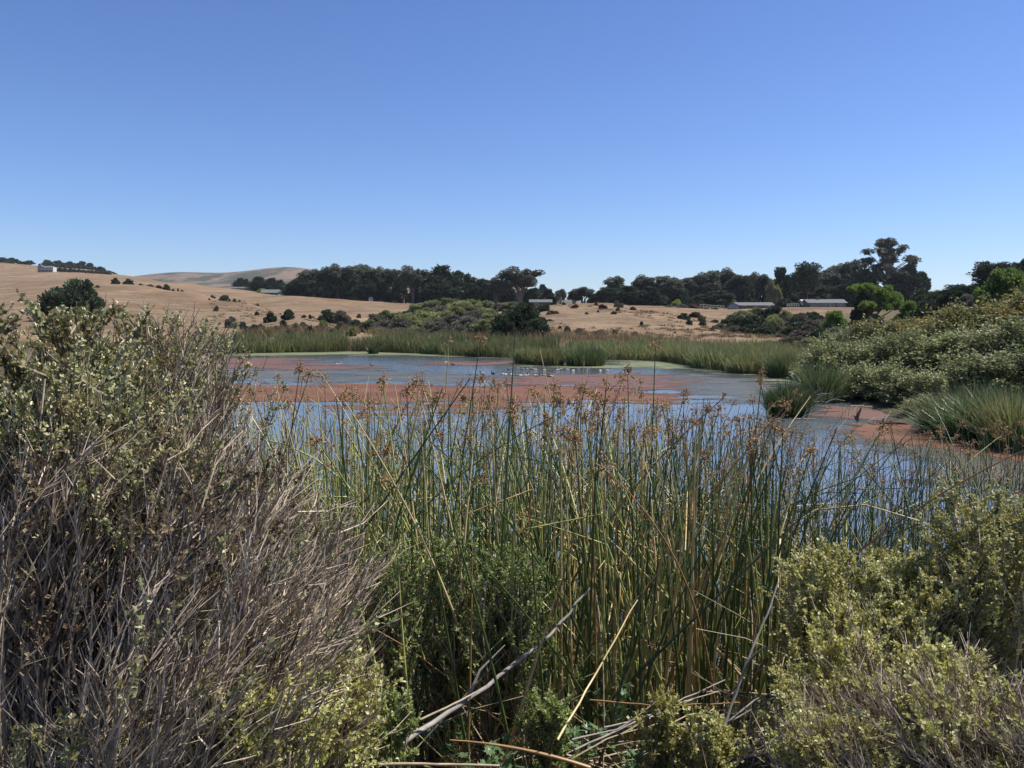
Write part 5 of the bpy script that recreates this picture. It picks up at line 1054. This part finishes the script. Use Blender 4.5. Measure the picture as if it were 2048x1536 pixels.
def stem_curve(s, K=8):
    a, l, h = s['az'], s['lean'], s['h']; d = np.array([math.cos(a), math.sin(a), 0]); up = np.array([0, 0, 1.]); p0 = np.array([s['x'], s['y'], s['z']])
    tip = p0 + up * h * math.cos(l) + d * h * math.sin(l)
    if s['form'] == 'up': P = bez(p0, p0 + up * h * .5 + d * h * math.sin(l) * rng.uniform(.1, .45), tip, K)
    elif s['form'] == 'arch': P = bez(p0, p0 + up * h * rng.uniform(.75, 1.05) + d * h * .2, p0 + up * h * rng.uniform(.5, .85) + d * h * rng.uniform(.45, .85), K)
    else:
        k = p0 + (tip - p0) * rng.uniform(.45, .8); a2 = rng.uniform(0, 6.28); e = k + np.array([math.cos(a2), math.sin(a2), rng.uniform(-.9, .35)]) * h * rng.uniform(.15, .35)
        P = np.concatenate([bez(p0, (p0 + k) / 2 + d * .03, k, K - 3), [k * .7 + e * .3, k * .35 + e * .65, e]])
    return P
COLN = {'s_green': 'dark green', 's_blue': 'blue green', 's_olive': 'olive green', 's_tan': 'straw coloured', 's_orange': 'rust brown'}
def stem_obj(P, r, col, head, label, group):
    p0 = P[0].copy(); K = len(P); mb = MB(); rad = r * (1 - .72 * np.linspace(0, 1, K) ** 1.4)
    tubes(mb, (P - p0)[None], rad[None], 5); o = mb.build('bulrush_stem', M[col], None, True, tuple(p0))
    if head:
        h = link('seed_head', HEADME[rng.integers(len(HEADME))], o, tuple(P[-1] - p0)); d = Vector(P[-1] - P[-2]).normalized()
        h.rotation_mode = 'QUATERNION'; h.rotation_quaternion = Vector((0, 0, 1)).rotation_difference(d) @ Quaternion((0, 0, 1), rng.uniform(0, 6.28)); s = rng.uniform(.85, 1.25); h.scale = (s, s, s)
    tag(o, label, 'bulrush', group); return o
for a, b, Y, col, head, lab in hero:
    A = PX(*a, Y); Bp = PX(*b, Y - rng.uniform(-.25, .25)); 
    d = A - Bp; gz = h1(A[0], A[1])      # carry the stem down to the ground
    if d[2] < -.1: k = max(0., (A[2] - gz)) / abs(d[2]) * .6; foot = A + d * k; foot[2] = gz
    foot = A.copy()
    lower, upper = (A, Bp) if A[2] < Bp[2] else (Bp, A); dd = lower - upper
    if lower[2] > gz + .05 and abs(dd[2]) > .25:
        k = (lower[2] - gz) / abs(dd[2]); k = min(k, 1.2); foot = lower + dd * k * np.array([.6, .6, 1]); foot[2] = max(h1(foot[0], foot[1]), -.3)
    else: foot = lower
    P = bez(foot, (foot + upper) / 2 + np.array([rng.normal(0, .03), 0, .05]), upper, 9)
    stem_obj(P, rng.uniform(.009, .0125), col, head, lab, 'bulrushes at the near edge')
# the rest: those that show largest are things, the others one mass
def show(s): return s['h'] * s['r'] / s['y'] ** 2
stems.sort(key=lambda s: -show(s)); NI = 256
used = {}
for i, s in enumerate(stems[:NI]):
    P = stem_curve(s, 12); tip = P[-1]; pxt = 1024 + 1600 * tip[0] / tip[1]
    where = next(w_ for lim, w_ in ((560, 'touching the twiggy shrub'), (660, 'near the twiggy shrub'), (780, 'over the left green shrub'), (900, 'over the right green shrub'), (1010, 'left of the tallest stem'), (1110, 'right of the tallest stem'), (1210, 'below the dark reed island'), (1310, 'below the far inlet'), (1410, 'over open blue water'), (1520, 'left of the tussock'), (1640, 'below the lone tussock'), (1760, 'above the pale shrub'), (9999, 'before the right red strip')) if pxt < lim)
    pyt = 635 - (tip[2] - EYE) / tip[1] * 1600; tp = 'tip above the red fern' if pyt < 765 else 'tip on the red fern' if pyt < 812 else 'tip on open water' if pyt < 880 else 'tip low' if pyt < 960 else 'tip among stems'
    dx = P[-1][0] - P[0][0]; how = 'snapped' if s['form'] == 'snap' else 'arching' if s['form'] == 'arch' else 'leaning right' if dx > .35 else 'leaning left' if dx < -.35 else 'upright'
    tall = 'tall ' if s['h'] > 2.5 else 'short ' if s['h'] < 1.7 else ''
    near = 'nearest rows' if s['y'] < 6.2 else 'middle rows' if s['y'] < 8 else 'back rows'
    lab = f"{tall}{COLN[s['col']]} stem {how} {where}, {tp}" + (', brown head' if s['head'] else '')
    if len(lab.split()) > 16: lab = lab.replace('straw coloured', 'straw').replace('tip ', '').replace('brown head', 'headed')
    o_ = stem_obj(P, s['r'] * 1.1, s['col'], s['head'], lab, 'bulrushes at the near edge'); used.setdefault(lab, []).append((pxt, o_))
for lab, L_ in used.items():
    if len(L_) > 1:
        L_.sort(key=lambda t_: t_[0])
        for j, (_, o_) in enumerate(L_):
            base_ = lab if len(lab.split()) <= 13 else lab.replace(', headed', '').replace(', brown head', '').replace('tall ', '').replace(' coloured', '').replace(', tip', ',').replace(' stem ', ' ')
            o_['label'] = f"{base_}, {(['left', 'right'] if len(L_) == 2 else ORD)[j]} of {len(L_) if len(L_) > 2 else 'two'}"
mb = MB(); CI = ['s_green', 's_blue', 's_olive', 's_tan', 's_orange']; hb = MB()
byc = {c: ([], []) for c in CI}
for s in stems[NI:]:
    P = stem_curve(s, 8); byc[s['col']][0].append(P); byc[s['col']][1].append(s['r'] * (1 - .72 * np.linspace(0, 1, 8) ** 1.4))
    if s['head']:
        h = HEADS_S[rng.integers(5)]; q = np.array((Vector((0, 0, 1)).rotation_difference(Vector(P[-1] - P[-2]).normalized()) @ Quaternion((0, 0, 1), rng.uniform(0, 6.28))).to_matrix()); sc = rng.uniform(.9, 1.35)
        nn_ = hb.n
        for v in h.v: hb.v.append((v * sc) @ q.T + P[-1])
        for f, mi in h.f: hb.f.append((f + nn_, 0))
        hb.n += h.n
for k, c in enumerate(CI):
    if byc[c][0]: tubes(mb, np.array(byc[c][0]), np.array(byc[c][1]), 4, k)
bo = tag(mb.build('bulrushes', [M[c] for c in CI], None, True), 'mass of thinner bulrush stems behind the nearest ones', 'bulrushes', kind='stuff')
hb.build('seed_heads', M['seed'], bo)['kind'] = 'stuff'
# short dead stalks, bent straw and litter low down between the stems
mb = MB(); n = 1700; px = rng.uniform(640, 1900, n); Y = rng.uniform(4.2, 11, n); X = (px - 1024) / 1600 * Y; Z = np.maximum(H(X, Y), -.1)
a = rng.uniform(0, 6.28, n); l = rng.uniform(.3, 1.25, n); up = rng.uniform(.0, .9, n) ** 1.2
p0 = np.stack([X, Y, Z], -1); p2 = p0 + np.stack([np.cos(a) * l, np.sin(a) * l * .6, up * l * 1.2], -1); c = (p0 + p2) / 2 + np.array([0, 0, .15]) + rng.normal(0, .06, (n, 3))
t = np.linspace(0, 1, 5)[None, :, None]; P = (1 - t) ** 2 * p0[:, None] + 2 * t * (1 - t) * c[:, None] + t * t * p2[:, None]
sel = rng.random(n); r_ = rng.uniform(.0022, .0055, (n, 1)) * np.linspace(1, .5, 5)[None]
for k in range(3):
    q = (sel > [0, .55, .82][k]) & (sel <= [.55, .82, 1][k]); tubes(mb, P[q], r_[q], 4, k)
tag(mb.build('dead_stalks', [M['straw'], M['s_orange'], M['s_olive']]), 'tangle of dead bent stalks between the bulrush feet', 'dead stalks', kind='stuff')

# ------------------------------------------------------------------ shrubs in front
def shrub(name, c, r, h, label, group, leaf='coy', twig='twig', n_main=60, n_sec=7, n_twig=4, leafy=.6, zleaf=None, leafside=None, lean=(0, 0, 0), leafn=8, L=.021, W=.0125, bud=0., spread=1., tw=.0019, zbase=None, bare_core=.5, seclen=(.18, .42)):
    """coyote brush: stiff branches, side shoots, twigs with small oval leaves crowded near their tips"""
    cx, cy = c; z0 = h1(cx, cy) if zbase is None else zbase; rx, ry = r; ln = np.array(lean)
    br, tw_, lf, bd = MB(), MB(), MB(), MB()
    a = rng.uniform(0, 6.28, n_main); q = rng.uniform(0, 1, n_main) ** .5; hz = h * np.sqrt(np.clip(1 - (q * .85) ** 2, .1, 1)) * rng.uniform(.72, 1.02, n_main) * (1 if spread >= 1 else 1)
    kc = max(7, n_main // 6); ka = rng.uniform(0, 6.28, kc); kq = rng.uniform(0, 1, kc) ** .5; g_ = rng.integers(0, kc, n_main)
    a = ka[g_] + rng.normal(0, .25, n_main); q = np.clip(kq[g_] + rng.normal(0, .1, n_main), 0, 1); hz = h * np.sqrt(np.clip(1 - (q * .62) ** 2, .1, 1)) * rng.uniform(.88, 1.03, kc)[g_] * rng.uniform(.86, 1.0, n_main)
    low = rng.random(n_main) < .25; hz[low] *= rng.uniform(.35, .8, low.sum())
    tip = np.stack([np.cos(a) * q * rx, np.sin(a) * q * ry, hz], -1) + ln * hz[:, None]
    b = np.stack([np.cos(a) * q * rx * .35, np.sin(a) * q * ry * .35, np.full(n_main, -.08)], -1)
    cm = (b + tip) / 2 + np.stack([np.cos(a) * rx * .12, np.sin(a) * ry * .12, hz * .05], -1) + rng.normal(0, .05 * h, (n_main, 3))
    t = np.linspace(0, 1, 7)[None, :, None]; Pm = (1 - t) ** 2 * b[:, None] + 2 * t * (1 - t) * cm[:, None] + t * t * tip[:, None]
    tubes(br, Pm, np.linspace(.0105, .0028, 7)[None] * (.5 + 1.0 * rng.random((n_main, 1)) ** 2), 4)
    N = n_main * n_sec; i = np.repeat(np.arange(n_main), n_sec); ts = .25 + .75 * rng.uniform(0, 1, N)[:, None] ** .75
    s0 = (1 - ts) ** 2 * b[i] + 2 * ts * (1 - ts) * cm[i] + ts * ts * tip[i]; tan = norm(2 * (1 - ts) * (cm[i] - b[i]) + 2 * ts * (tip[i] - cm[i]))
    d = norm(tan * .9 + rdir(N) * .62 + np.array([0, 0, .22]) + ln * .5); Ls = rng.uniform(*seclen, N)[:, None] * (h / 1.6) ** .5
    e = s0 + d * Ls; e[:, 2] = np.where(e[:, 2] > h * .97, h * .97 + (e[:, 2] - h * .97) * .25, e[:, 2]); d = norm(e - s0); cs = (s0 + e) / 2 + rng.normal(0, .02, (N, 3)) - np.array([0, 0, .03]); t4 = np.linspace(0, 1, 3)[None, :, None]
    Ps = (1 - t4) ** 2 * s0[:, None] + 2 * t4 * (1 - t4) * cs[:, None] + t4 * t4 * e[:, None]; tubes(tw_, Ps, np.linspace(tw * 1.6, tw * .8, 3)[None], 3)
    N2 = N * n_twig; i2 = np.repeat(np.arange(N), n_twig); tt = rng.uniform(.2, 1, N2)[:, None]
    w0 = (1 - tt) ** 2 * s0[i2] + 2 * tt * (1 - tt) * cs[i2] + tt * tt * e[i2]; 
    sl = rng.random(N) < leafy; s1 = e
    if zleaf is not None: sl &= (s1[:, 2] + z0 > zleaf + (vnoise(s1[:, 0] + cx, s1[:, 1] + s1[:, 2], .18, 3) - .5) * .5)
    sl &= vnoise(s1[:, 0] + cx + 9, s1[:, 2] + s1[:, 1] * .5, .16, 17) > (.45 - .5 * leafy)
    rho = np.sqrt(((s1[:, 0] - ln[0] * s1[:, 2]) / rx) ** 2 + ((s1[:, 1] - ln[1] * s1[:, 2]) / ry) ** 2 + (s1[:, 2] / h) ** 2); sl &= rho > bare_core
    ok = sl[i2]; kk = rng.normal(0, .7, (N2, 3))
    d2 = np.where(ok[:, None], norm(d[i2] + rdir(N2) * .55 + np.array([0, 0, .3])), norm(d[i2] * .9 + norm(kk) * .55 + np.array([0, 0, .15]) + ln * .3)); L2 = np.where(ok, rng.uniform(.03, .08, N2), rng.uniform(.04, .13, N2))[:, None]
    w1 = w0 + d2 * L2; wm = (w0 + w1) / 2 + rng.normal(0, .009, (N2, 3)); tubes(tw_, np.stack([w0, wm, w1], 1)[:, ::2] if n_twig < 5 or leafy > .3 else np.stack([w0, wm, w1], 1)[:, ::2], np.array([[tw, tw * .5]]), 3)
    # which twigs carry leaves
    j = np.where(ok)[0]; m = leafn; J = np.repeat(j, m); u = rng.uniform(.1, 1.05, len(J))[:, None]
    C = w0[J] * (1 - u) + w1[J] * u + rng.normal(0, .0025, (len(J), 3)); D = norm(d2[J] * .6 + rdir(len(J)) * .8 + np.array([0, 0, .15]))
    diamonds(lf, C, D, norm(rdir(len(J)) + np.array([0, 0, .9])), L * rng.uniform(.6, 1.25, len(J)), W * rng.uniform(.7, 1.3, len(J)) * 1.25, .12)
    q = np.where(sl)[0]; J2 = np.repeat(q, 12); u = rng.uniform(.3, 1.03, len(J2))[:, None]
    C = (1 - u) ** 2 * s0[J2] + 2 * u * (1 - u) * cs[J2] + u * u * e[J2]; D = norm(d[J2] * .5 + rdir(len(J2)) + np.array([0, 0, .2]))
    diamonds(lf, C, D, norm(rdir(len(J2)) + np.array([0, 0, .9])), L * rng.uniform(.6, 1.25, len(J2)), W * rng.uniform(.7, 1.3, len(J2)) * 1.25, .12)
    if bud > 0:
        jb = j[(rng.random(len(j)) < bud)]; JB = np.repeat(jb, 3); C = w1[JB] + rng.normal(0, .008, (len(JB), 3)); octas(bd, C, norm(d2[JB] + rdir(len(JB)) * .5), rng.uniform(.007, .011, len(JB)), rng.uniform(.0035, .0052, len(JB)))
    o = empty(name, (cx, cy, z0)); br.build('branches', M[twig], o, True); tw_.build('twigs', M[twig], o)['kind'] = 'stuff'
    if lf.n: lf.build('leaves', M[leaf], o)['kind'] = 'stuff'
    if bd.n: bd.build('flower_buds', M['bud'], o)['kind'] = 'stuff'
    return tag(o, label, 'shrub', group)
GS = 'coyote brush shrubs on the near bank'
def sh(px, Y, top, rx, ry, label, base=None, **k):
    x = PX(px, 900, Y)[0]; z = h1(x, Y) if base is None else base
    return shrub('coyote_brush', (x, Y), (rx, ry), float(PX(px, top, Y)[2]) - z, label, k.pop('group', GS), zbase=z, **k)
# left bank
sh(50, 3.2, 600, .42, .4, 'tall leafy shrub with cream tipped leaves at the left edge', leaf='coy', n_main=110, n_sec=9, leafy=.95, zleaf=3.3, bud=.5, leafn=11, L=.025, W=.0145)
sh(0, 4.2, 562, .5, .4, 'dark taller shrub behind, showing bare spiky tops at the left edge', leaf='coybrown', n_main=60, n_sec=7, leafy=.5, zleaf=3.6, bud=.1)
sh(290, 4.0, 618, .36, .4, 'tall bare twiggy shrub with thin leafy top, left of the pond', leaf='coy', n_main=120, n_sec=10, n_twig=4, leafy=.5, zleaf=3.78, lean=(.02, 0, 0), bud=.15)
sh(418, 4.5, 655, .27, .3, 'leafy shrub shoulder jutting towards the pond on the left', leaf='coy', n_main=75, n_sec=8, leafy=.95, zleaf=3.5, bud=.3, lean=(.02, 0, 0))
sh(150, 3.0, 672, .32, .3, 'leafy crown in front, stepping down from the tall left shrub', leaf='coy', n_main=70, n_sec=8, leafy=.9, zleaf=3.3, bud=.3)
sh(255, 2.95, 840, .3, .3, 'low leafy crown in front of the bare twigs, with cream tips', leaf='coy', n_main=55, n_sec=7, leafy=.8, zleaf=3.25, bud=.3, leafn=10, L=.018)
sh(60, 2.6, 880, .5, .4, 'bare grey twiggy shrub nearest the left edge', leaf='coybrown', n_main=85, n_sec=9, n_twig=4, leafy=.35, lean=(.2, .05, 0))
sh(450, 3.8, 890, .34, .3, 'withered brown leaved shrub at the foot of the left mass', leaf='coybrown', n_main=60, n_sec=8, leafy=.75, zleaf=2.9, bud=.1)
sh(560, 4.3, 930, .25, .25, 'small olive leaved shrub beside the first bulrushes', leaf='coy', n_main=45, n_sec=8, leafy=.75, zleaf=2.85, bud=.15)
sh(330, 3.1, 1020, .45, .4, 'dense bare grey brush sloping up to the right, left of centre', leaf='coy', n_main=110, n_sec=10, n_twig=4, leafy=.2, lean=(.3, .05, 0))
sh(490, 3.7, 1060, .34, .4, 'pale bare brush with twigs fanning to the bulrushes', leaf='coy', n_main=110, n_sec=10, n_twig=4, leafy=.06, lean=(.2, .0, 0))
sh(170, 2.35, 1120, .5, .35, 'bare grey brush in the bottom left corner', leaf='coy', n_main=90, n_sec=9, n_twig=4, leafy=.14, lean=(.3, .05, 0), tw=.002)
sh(470, 2.6, 1270, .3, .25, 'small leafy yellow green sprig shrub low on the left', leaf='coypale', n_main=28, n_sec=7, leafy=.9, zleaf=2.35, lean=(0, 0, 0))
sh(520, 3.3, 1330, .34, .3, 'low pale brush at the bottom left of centre', leaf='coypale', n_main=60, n_sec=8, leafy=.5, lean=(.2, 0, 0), tw=.002)
sh(260, 2.5, 1380, .4, .25, 'low olive leafed shrub at the bottom left', leaf='coy', n_main=45, n_sec=7, leafy=.5)
# middle
sh(850, 5.0, 1065, .34, .3, 'fresh green small leaved shrub left among the bulrushes', leaf='coygreen', n_main=60, n_sec=8, leafy=1, leafn=12, bare_core=.35, L=.018)
sh(990, 4.9, 1115, .4, .32, 'wider fresh green shrub right among the bulrushes', leaf='coygreen', n_main=75, n_sec=8, leafy=.95, leafn=12, bare_core=.35, L=.018)
sh(760, 3.9, 1385, .17, .15, 'little bright green shrub at the bottom left of the bulrushes', leaf='coygreen', n_main=26, n_sec=6, leafy=1, leafn=10, bare_core=.2, seclen=(.1, .22))
sh(1095, 4.1, 1410, .15, .15, 'little bright green shrub at the bottom middle', leaf='coygreen', n_main=24, n_sec=6, leafy=1, leafn=10, bare_core=.2, seclen=(.1, .22))
sh(1385, 3.8, 1420, .22, .2, 'yellow green small shrub at the bottom right of the bulrushes', leaf='coypale', n_main=36, n_sec=6, leafy=1, leafn=9, bare_core=.2, seclen=(.1, .25))
sh(1215, 5.2, 1300, .22, .2, 'small green shrub between the dead grey branches', leaf='coygreen', n_main=30, n_sec=6, leafy=1, leafn=9, bare_core=.2, seclen=(.1, .25))
# right bank
GR = GS
sh(1760, 4.3, 1110, .46, .4, 'pale yellow green leafy shrub at the right, before the water', leaf='coypale', n_main=90, n_sec=8, leafy=1, zleaf=1.75, bud=.35, leafn=13)
sh(2030, 4.2, 985, .42, .4, 'tallest leafy shrub at the right edge over the pond corner', leaf='coypale', n_main=75, n_sec=8, leafy=1, zleaf=2.2, bud=.2, leafn=12)
sh(1890, 4.3, 1150, .35, .35, 'leafy shrub filling the gap between the two right crowns', leaf='coypale', n_main=60, n_sec=8, leafy=.95, zleaf=1.8, bud=.2)
sh(1690, 3.7, 1370, .24, .3, 'small leaved olive shrub at the left foot of the right mass', leaf='coypale', n_main=70, n_sec=8, leafy=.95, leafn=8, L=.016, W=.0095, lean=(-.1, 0, 0))
sh(1840, 3.7, 1255, .42, .35, 'mid height pale leaved shrub joining the right crowns to the corner brush', leaf='coypale', n_main=65, n_sec=8, leafy=.55)
sh(1900, 3.3, 1380, .42, .4, 'brush with thin pale leaves at the lower right', leaf='coypale', n_main=90, n_sec=9, n_twig=4, leafy=.32, lean=(-.3, 0, 0), tw=.002)
sh(2060, 2.9, 1400, .45, .35, 'bare grey brush in the bottom right corner', leaf='coypale', n_main=90, n_sec=9, n_twig=4, leafy=.2, lean=(-.35, 0, 0), tw=.0019)
sh(1800, 2.9, 1455, .36, .3, 'low thin twigged brush along the bottom right', leaf='coypale', n_main=70, n_sec=8, leafy=.6, lean=(-.25, 0, 0), tw=.0017, L=.016, W=.009)

sh(2330, 4.4, 1090, .5, .4, 'leafy shrub just beyond the right picture edge', leaf='coypale', n_main=50, n_sec=7, n_twig=3, leafy=.8)
sh(2420, 6.6, 950, .6, .5, 'taller shrub beyond the right picture edge by the water', leaf='coy', n_main=50, n_sec=7, n_twig=3, leafy=.8)
n = 5200; X = rng.uniform(-7, 9, n); Y = rng.uniform(1.5, 8.5, n); q = vnoise(X, Y, .7, 77) > .4; X, Y = X[q], Y[q]; mb = MB(); blades(mb, X, Y, H(X, Y) - .01, rng.uniform(.06, .3, len(X)), .007, .5, 2)
tag(mb.build('bank_grass', M['dry']), 'short dry grass and litter on the near bank', 'grass', kind='stuff')

# dead grey branches lying through the reeds
GB = 'dead grey branches low in the middle'
stick('dead_branch', [pt(690, 1570, 3.7), pt(860, 1450, 4.2), pt(985, 1365, 4.5), pt(1110, 1260, 4.8), pt(1185, 1170, 5.0)], .018, .007, 'deadwood', 'thick grey dead branch rising diagonally from the bottom middle', GB, subs=[[pt(935, 1400, 4.35), pt(960, 1340, 4.4), pt(1010, 1290, 4.5)]])
stick('dead_branch', [pt(760, 1476, 4.0), pt(905, 1410, 4.2), pt(950, 1385, 4.3)], .007, .005, 'straw', 'bleached straight stalk above the left foot of the thick branch', GB)
stick('dead_branch', [pt(1440, 1520, 3.9), pt(1452, 1440, 4.0), pt(1490, 1330, 4.1), pt(1530, 1240, 4.2), pt(1556, 1165, 4.3)], .009, .005, 'deadwood', 'tall forked grey dead branch right of centre', GB, subs=[[pt(1450, 1450, 4.), pt(1510, 1400, 4.05), pt(1585, 1368, 4.1)], [pt(1500, 1320, 4.1), pt(1515, 1305, 4.0), pt(1532, 1293, 3.95)]])
stick('dead_branch', [pt(700, 1530, 3.7), pt(860, 1528, 3.7), pt(1000, 1532, 3.7)], .008, .006, 'straw', 'pale dead stalk lying along the bottom edge', GB)
stick('dead_branch', [pt(1115, 1480, 3.9), pt(1190, 1350, 4.3), pt(1275, 1200, 4.7)], .007, .004, 's_tan', 'straw coloured stalk rising steeply right of the thick branch', GB)
stick('dead_branch', [pt(1150, 1500, 4), pt(1300, 1430, 4.2), pt(1450, 1360, 4.4)], .006, .004, 'deadwood', 'thin grey branch rising gently over the bottom middle', GB)
stick('dead_branch', [pt(1180, 1400, 4.3), pt(1320, 1412, 4.2), pt(1480, 1405, 4.2)], .005, .004, 's_orange', 'thin rust stalk lying level low in the middle', GB)
stick('dead_branch', [pt(300, 1370, 2.9), pt(430, 1240, 3.0), pt(560, 1120, 3.1)], .011, .005, 'twig', 'thick grey branch slanting through the left brush', 'branches inside the left brush')
stick('dead_branch', [pt(0, 1520, 2.6), pt(70, 1500, 2.6), pt(130, 1480, 2.65)], .02, .012, 'deadwood', 'short thick pale log end in the bottom left corner', 'branches inside the left brush')
stick('dead_branch', [pt(600, 1450, 3.3), pt(700, 1390, 3.4), pt(745, 1350, 3.5)], .005, .003, 'twig', 'curved pale twig at the right rim of the left brush', 'branches inside the left brush')
for i in range(14):
    a_ = 1080 + 32 * i; b_ = rng.uniform(1430, 1540); l_ = rng.uniform(90, 240); Yq = rng.uniform(3.9, 4.6)
    stick('dead_stalk', [pt(a_, b_, Yq), pt(a_ + l_ * .5, b_ - l_ * rng.uniform(.0, .3), Yq + .1), pt(a_ + l_, b_ - l_ * rng.uniform(.1, .5), Yq + .2)], .0055, .003, 'straw' if i % 2 else 'deadwood', f'{["grey", "straw pale"][i % 2]} fallen stalk in the bottom middle tangle, {ORD[i]} from the left', 'fallen stalks at the bottom middle', 'dead stalk')
# broad-leaved low plants at the bottom
def mallow(px, py, Y, r, label):
    p = PX(px, py, Y); z = h1(p[0], p[1]); o = empty('mallow', (p[0], p[1], z)); st = MB(); hgt = max(.15, p[2] - z); n = 26
    for i in range(n):
        a = rng.uniform(0, 6.28); q = rng.uniform(.1, 1) * r; e = np.array([math.cos(a) * q, math.sin(a) * q, hgt * rng.uniform(.55, 1.05)]); tubes(st, bez(np.zeros(3), e * [.3, .3, .8], e, 5)[None], np.full((1, 5), .002), 3)
        s = rng.uniform(.025, .045); m = 7; th = np.linspace(0, 2 * PI, m * 3, endpoint=False); rad = s * (.75 + .25 * np.cos(th * m / 1.0)) * (1 - .35 * np.exp(-((th - PI) ** 2) * 3))
        nrm = norm(np.array([rng.normal(0, .5), rng.normal(0, .5), 1.])); u = norm(np.cross(nrm, [1, .1, 0])); v = np.cross(nrm, u)
        ring = e + u * (rad * np.cos(th))[:, None] + v * (rad * np.sin(th))[:, None] + nrm * (np.abs(np.sin(th * 2)) * s * .12)[:, None]
        lf = MB(); V = np.vstack([e, ring]); k = len(th); lf.add(V, [(0, 1 + j, 1 + (j + 1) % k) for j in range(k)]); lf.build('leaf', M['mallow'], o)
    st.build('stalks', M['s_olive'], o); tag(o, label, 'low plant', 'broad leaved plants at the bottom')
for a in [(985, 1490, 4.0, .16, 'broad leaved green plant at the bottom middle'), (1165, 1450, 4.3, .14, 'lobed leaf plant right of the little bright shrub'), (1275, 1505, 3.9, .14, 'dark lobed leaf plant at the bottom, right of centre'), (900, 1440, 4.6, .15, 'shaded broad leaved plant under the thick branch'), (1040, 1400, 4.9, .14, 'shaded lobed plant below the large rust head'), (1235, 1380, 4.7, .13, 'lobed leaf plant beside the small green shrub')]:
    mallow(*a)
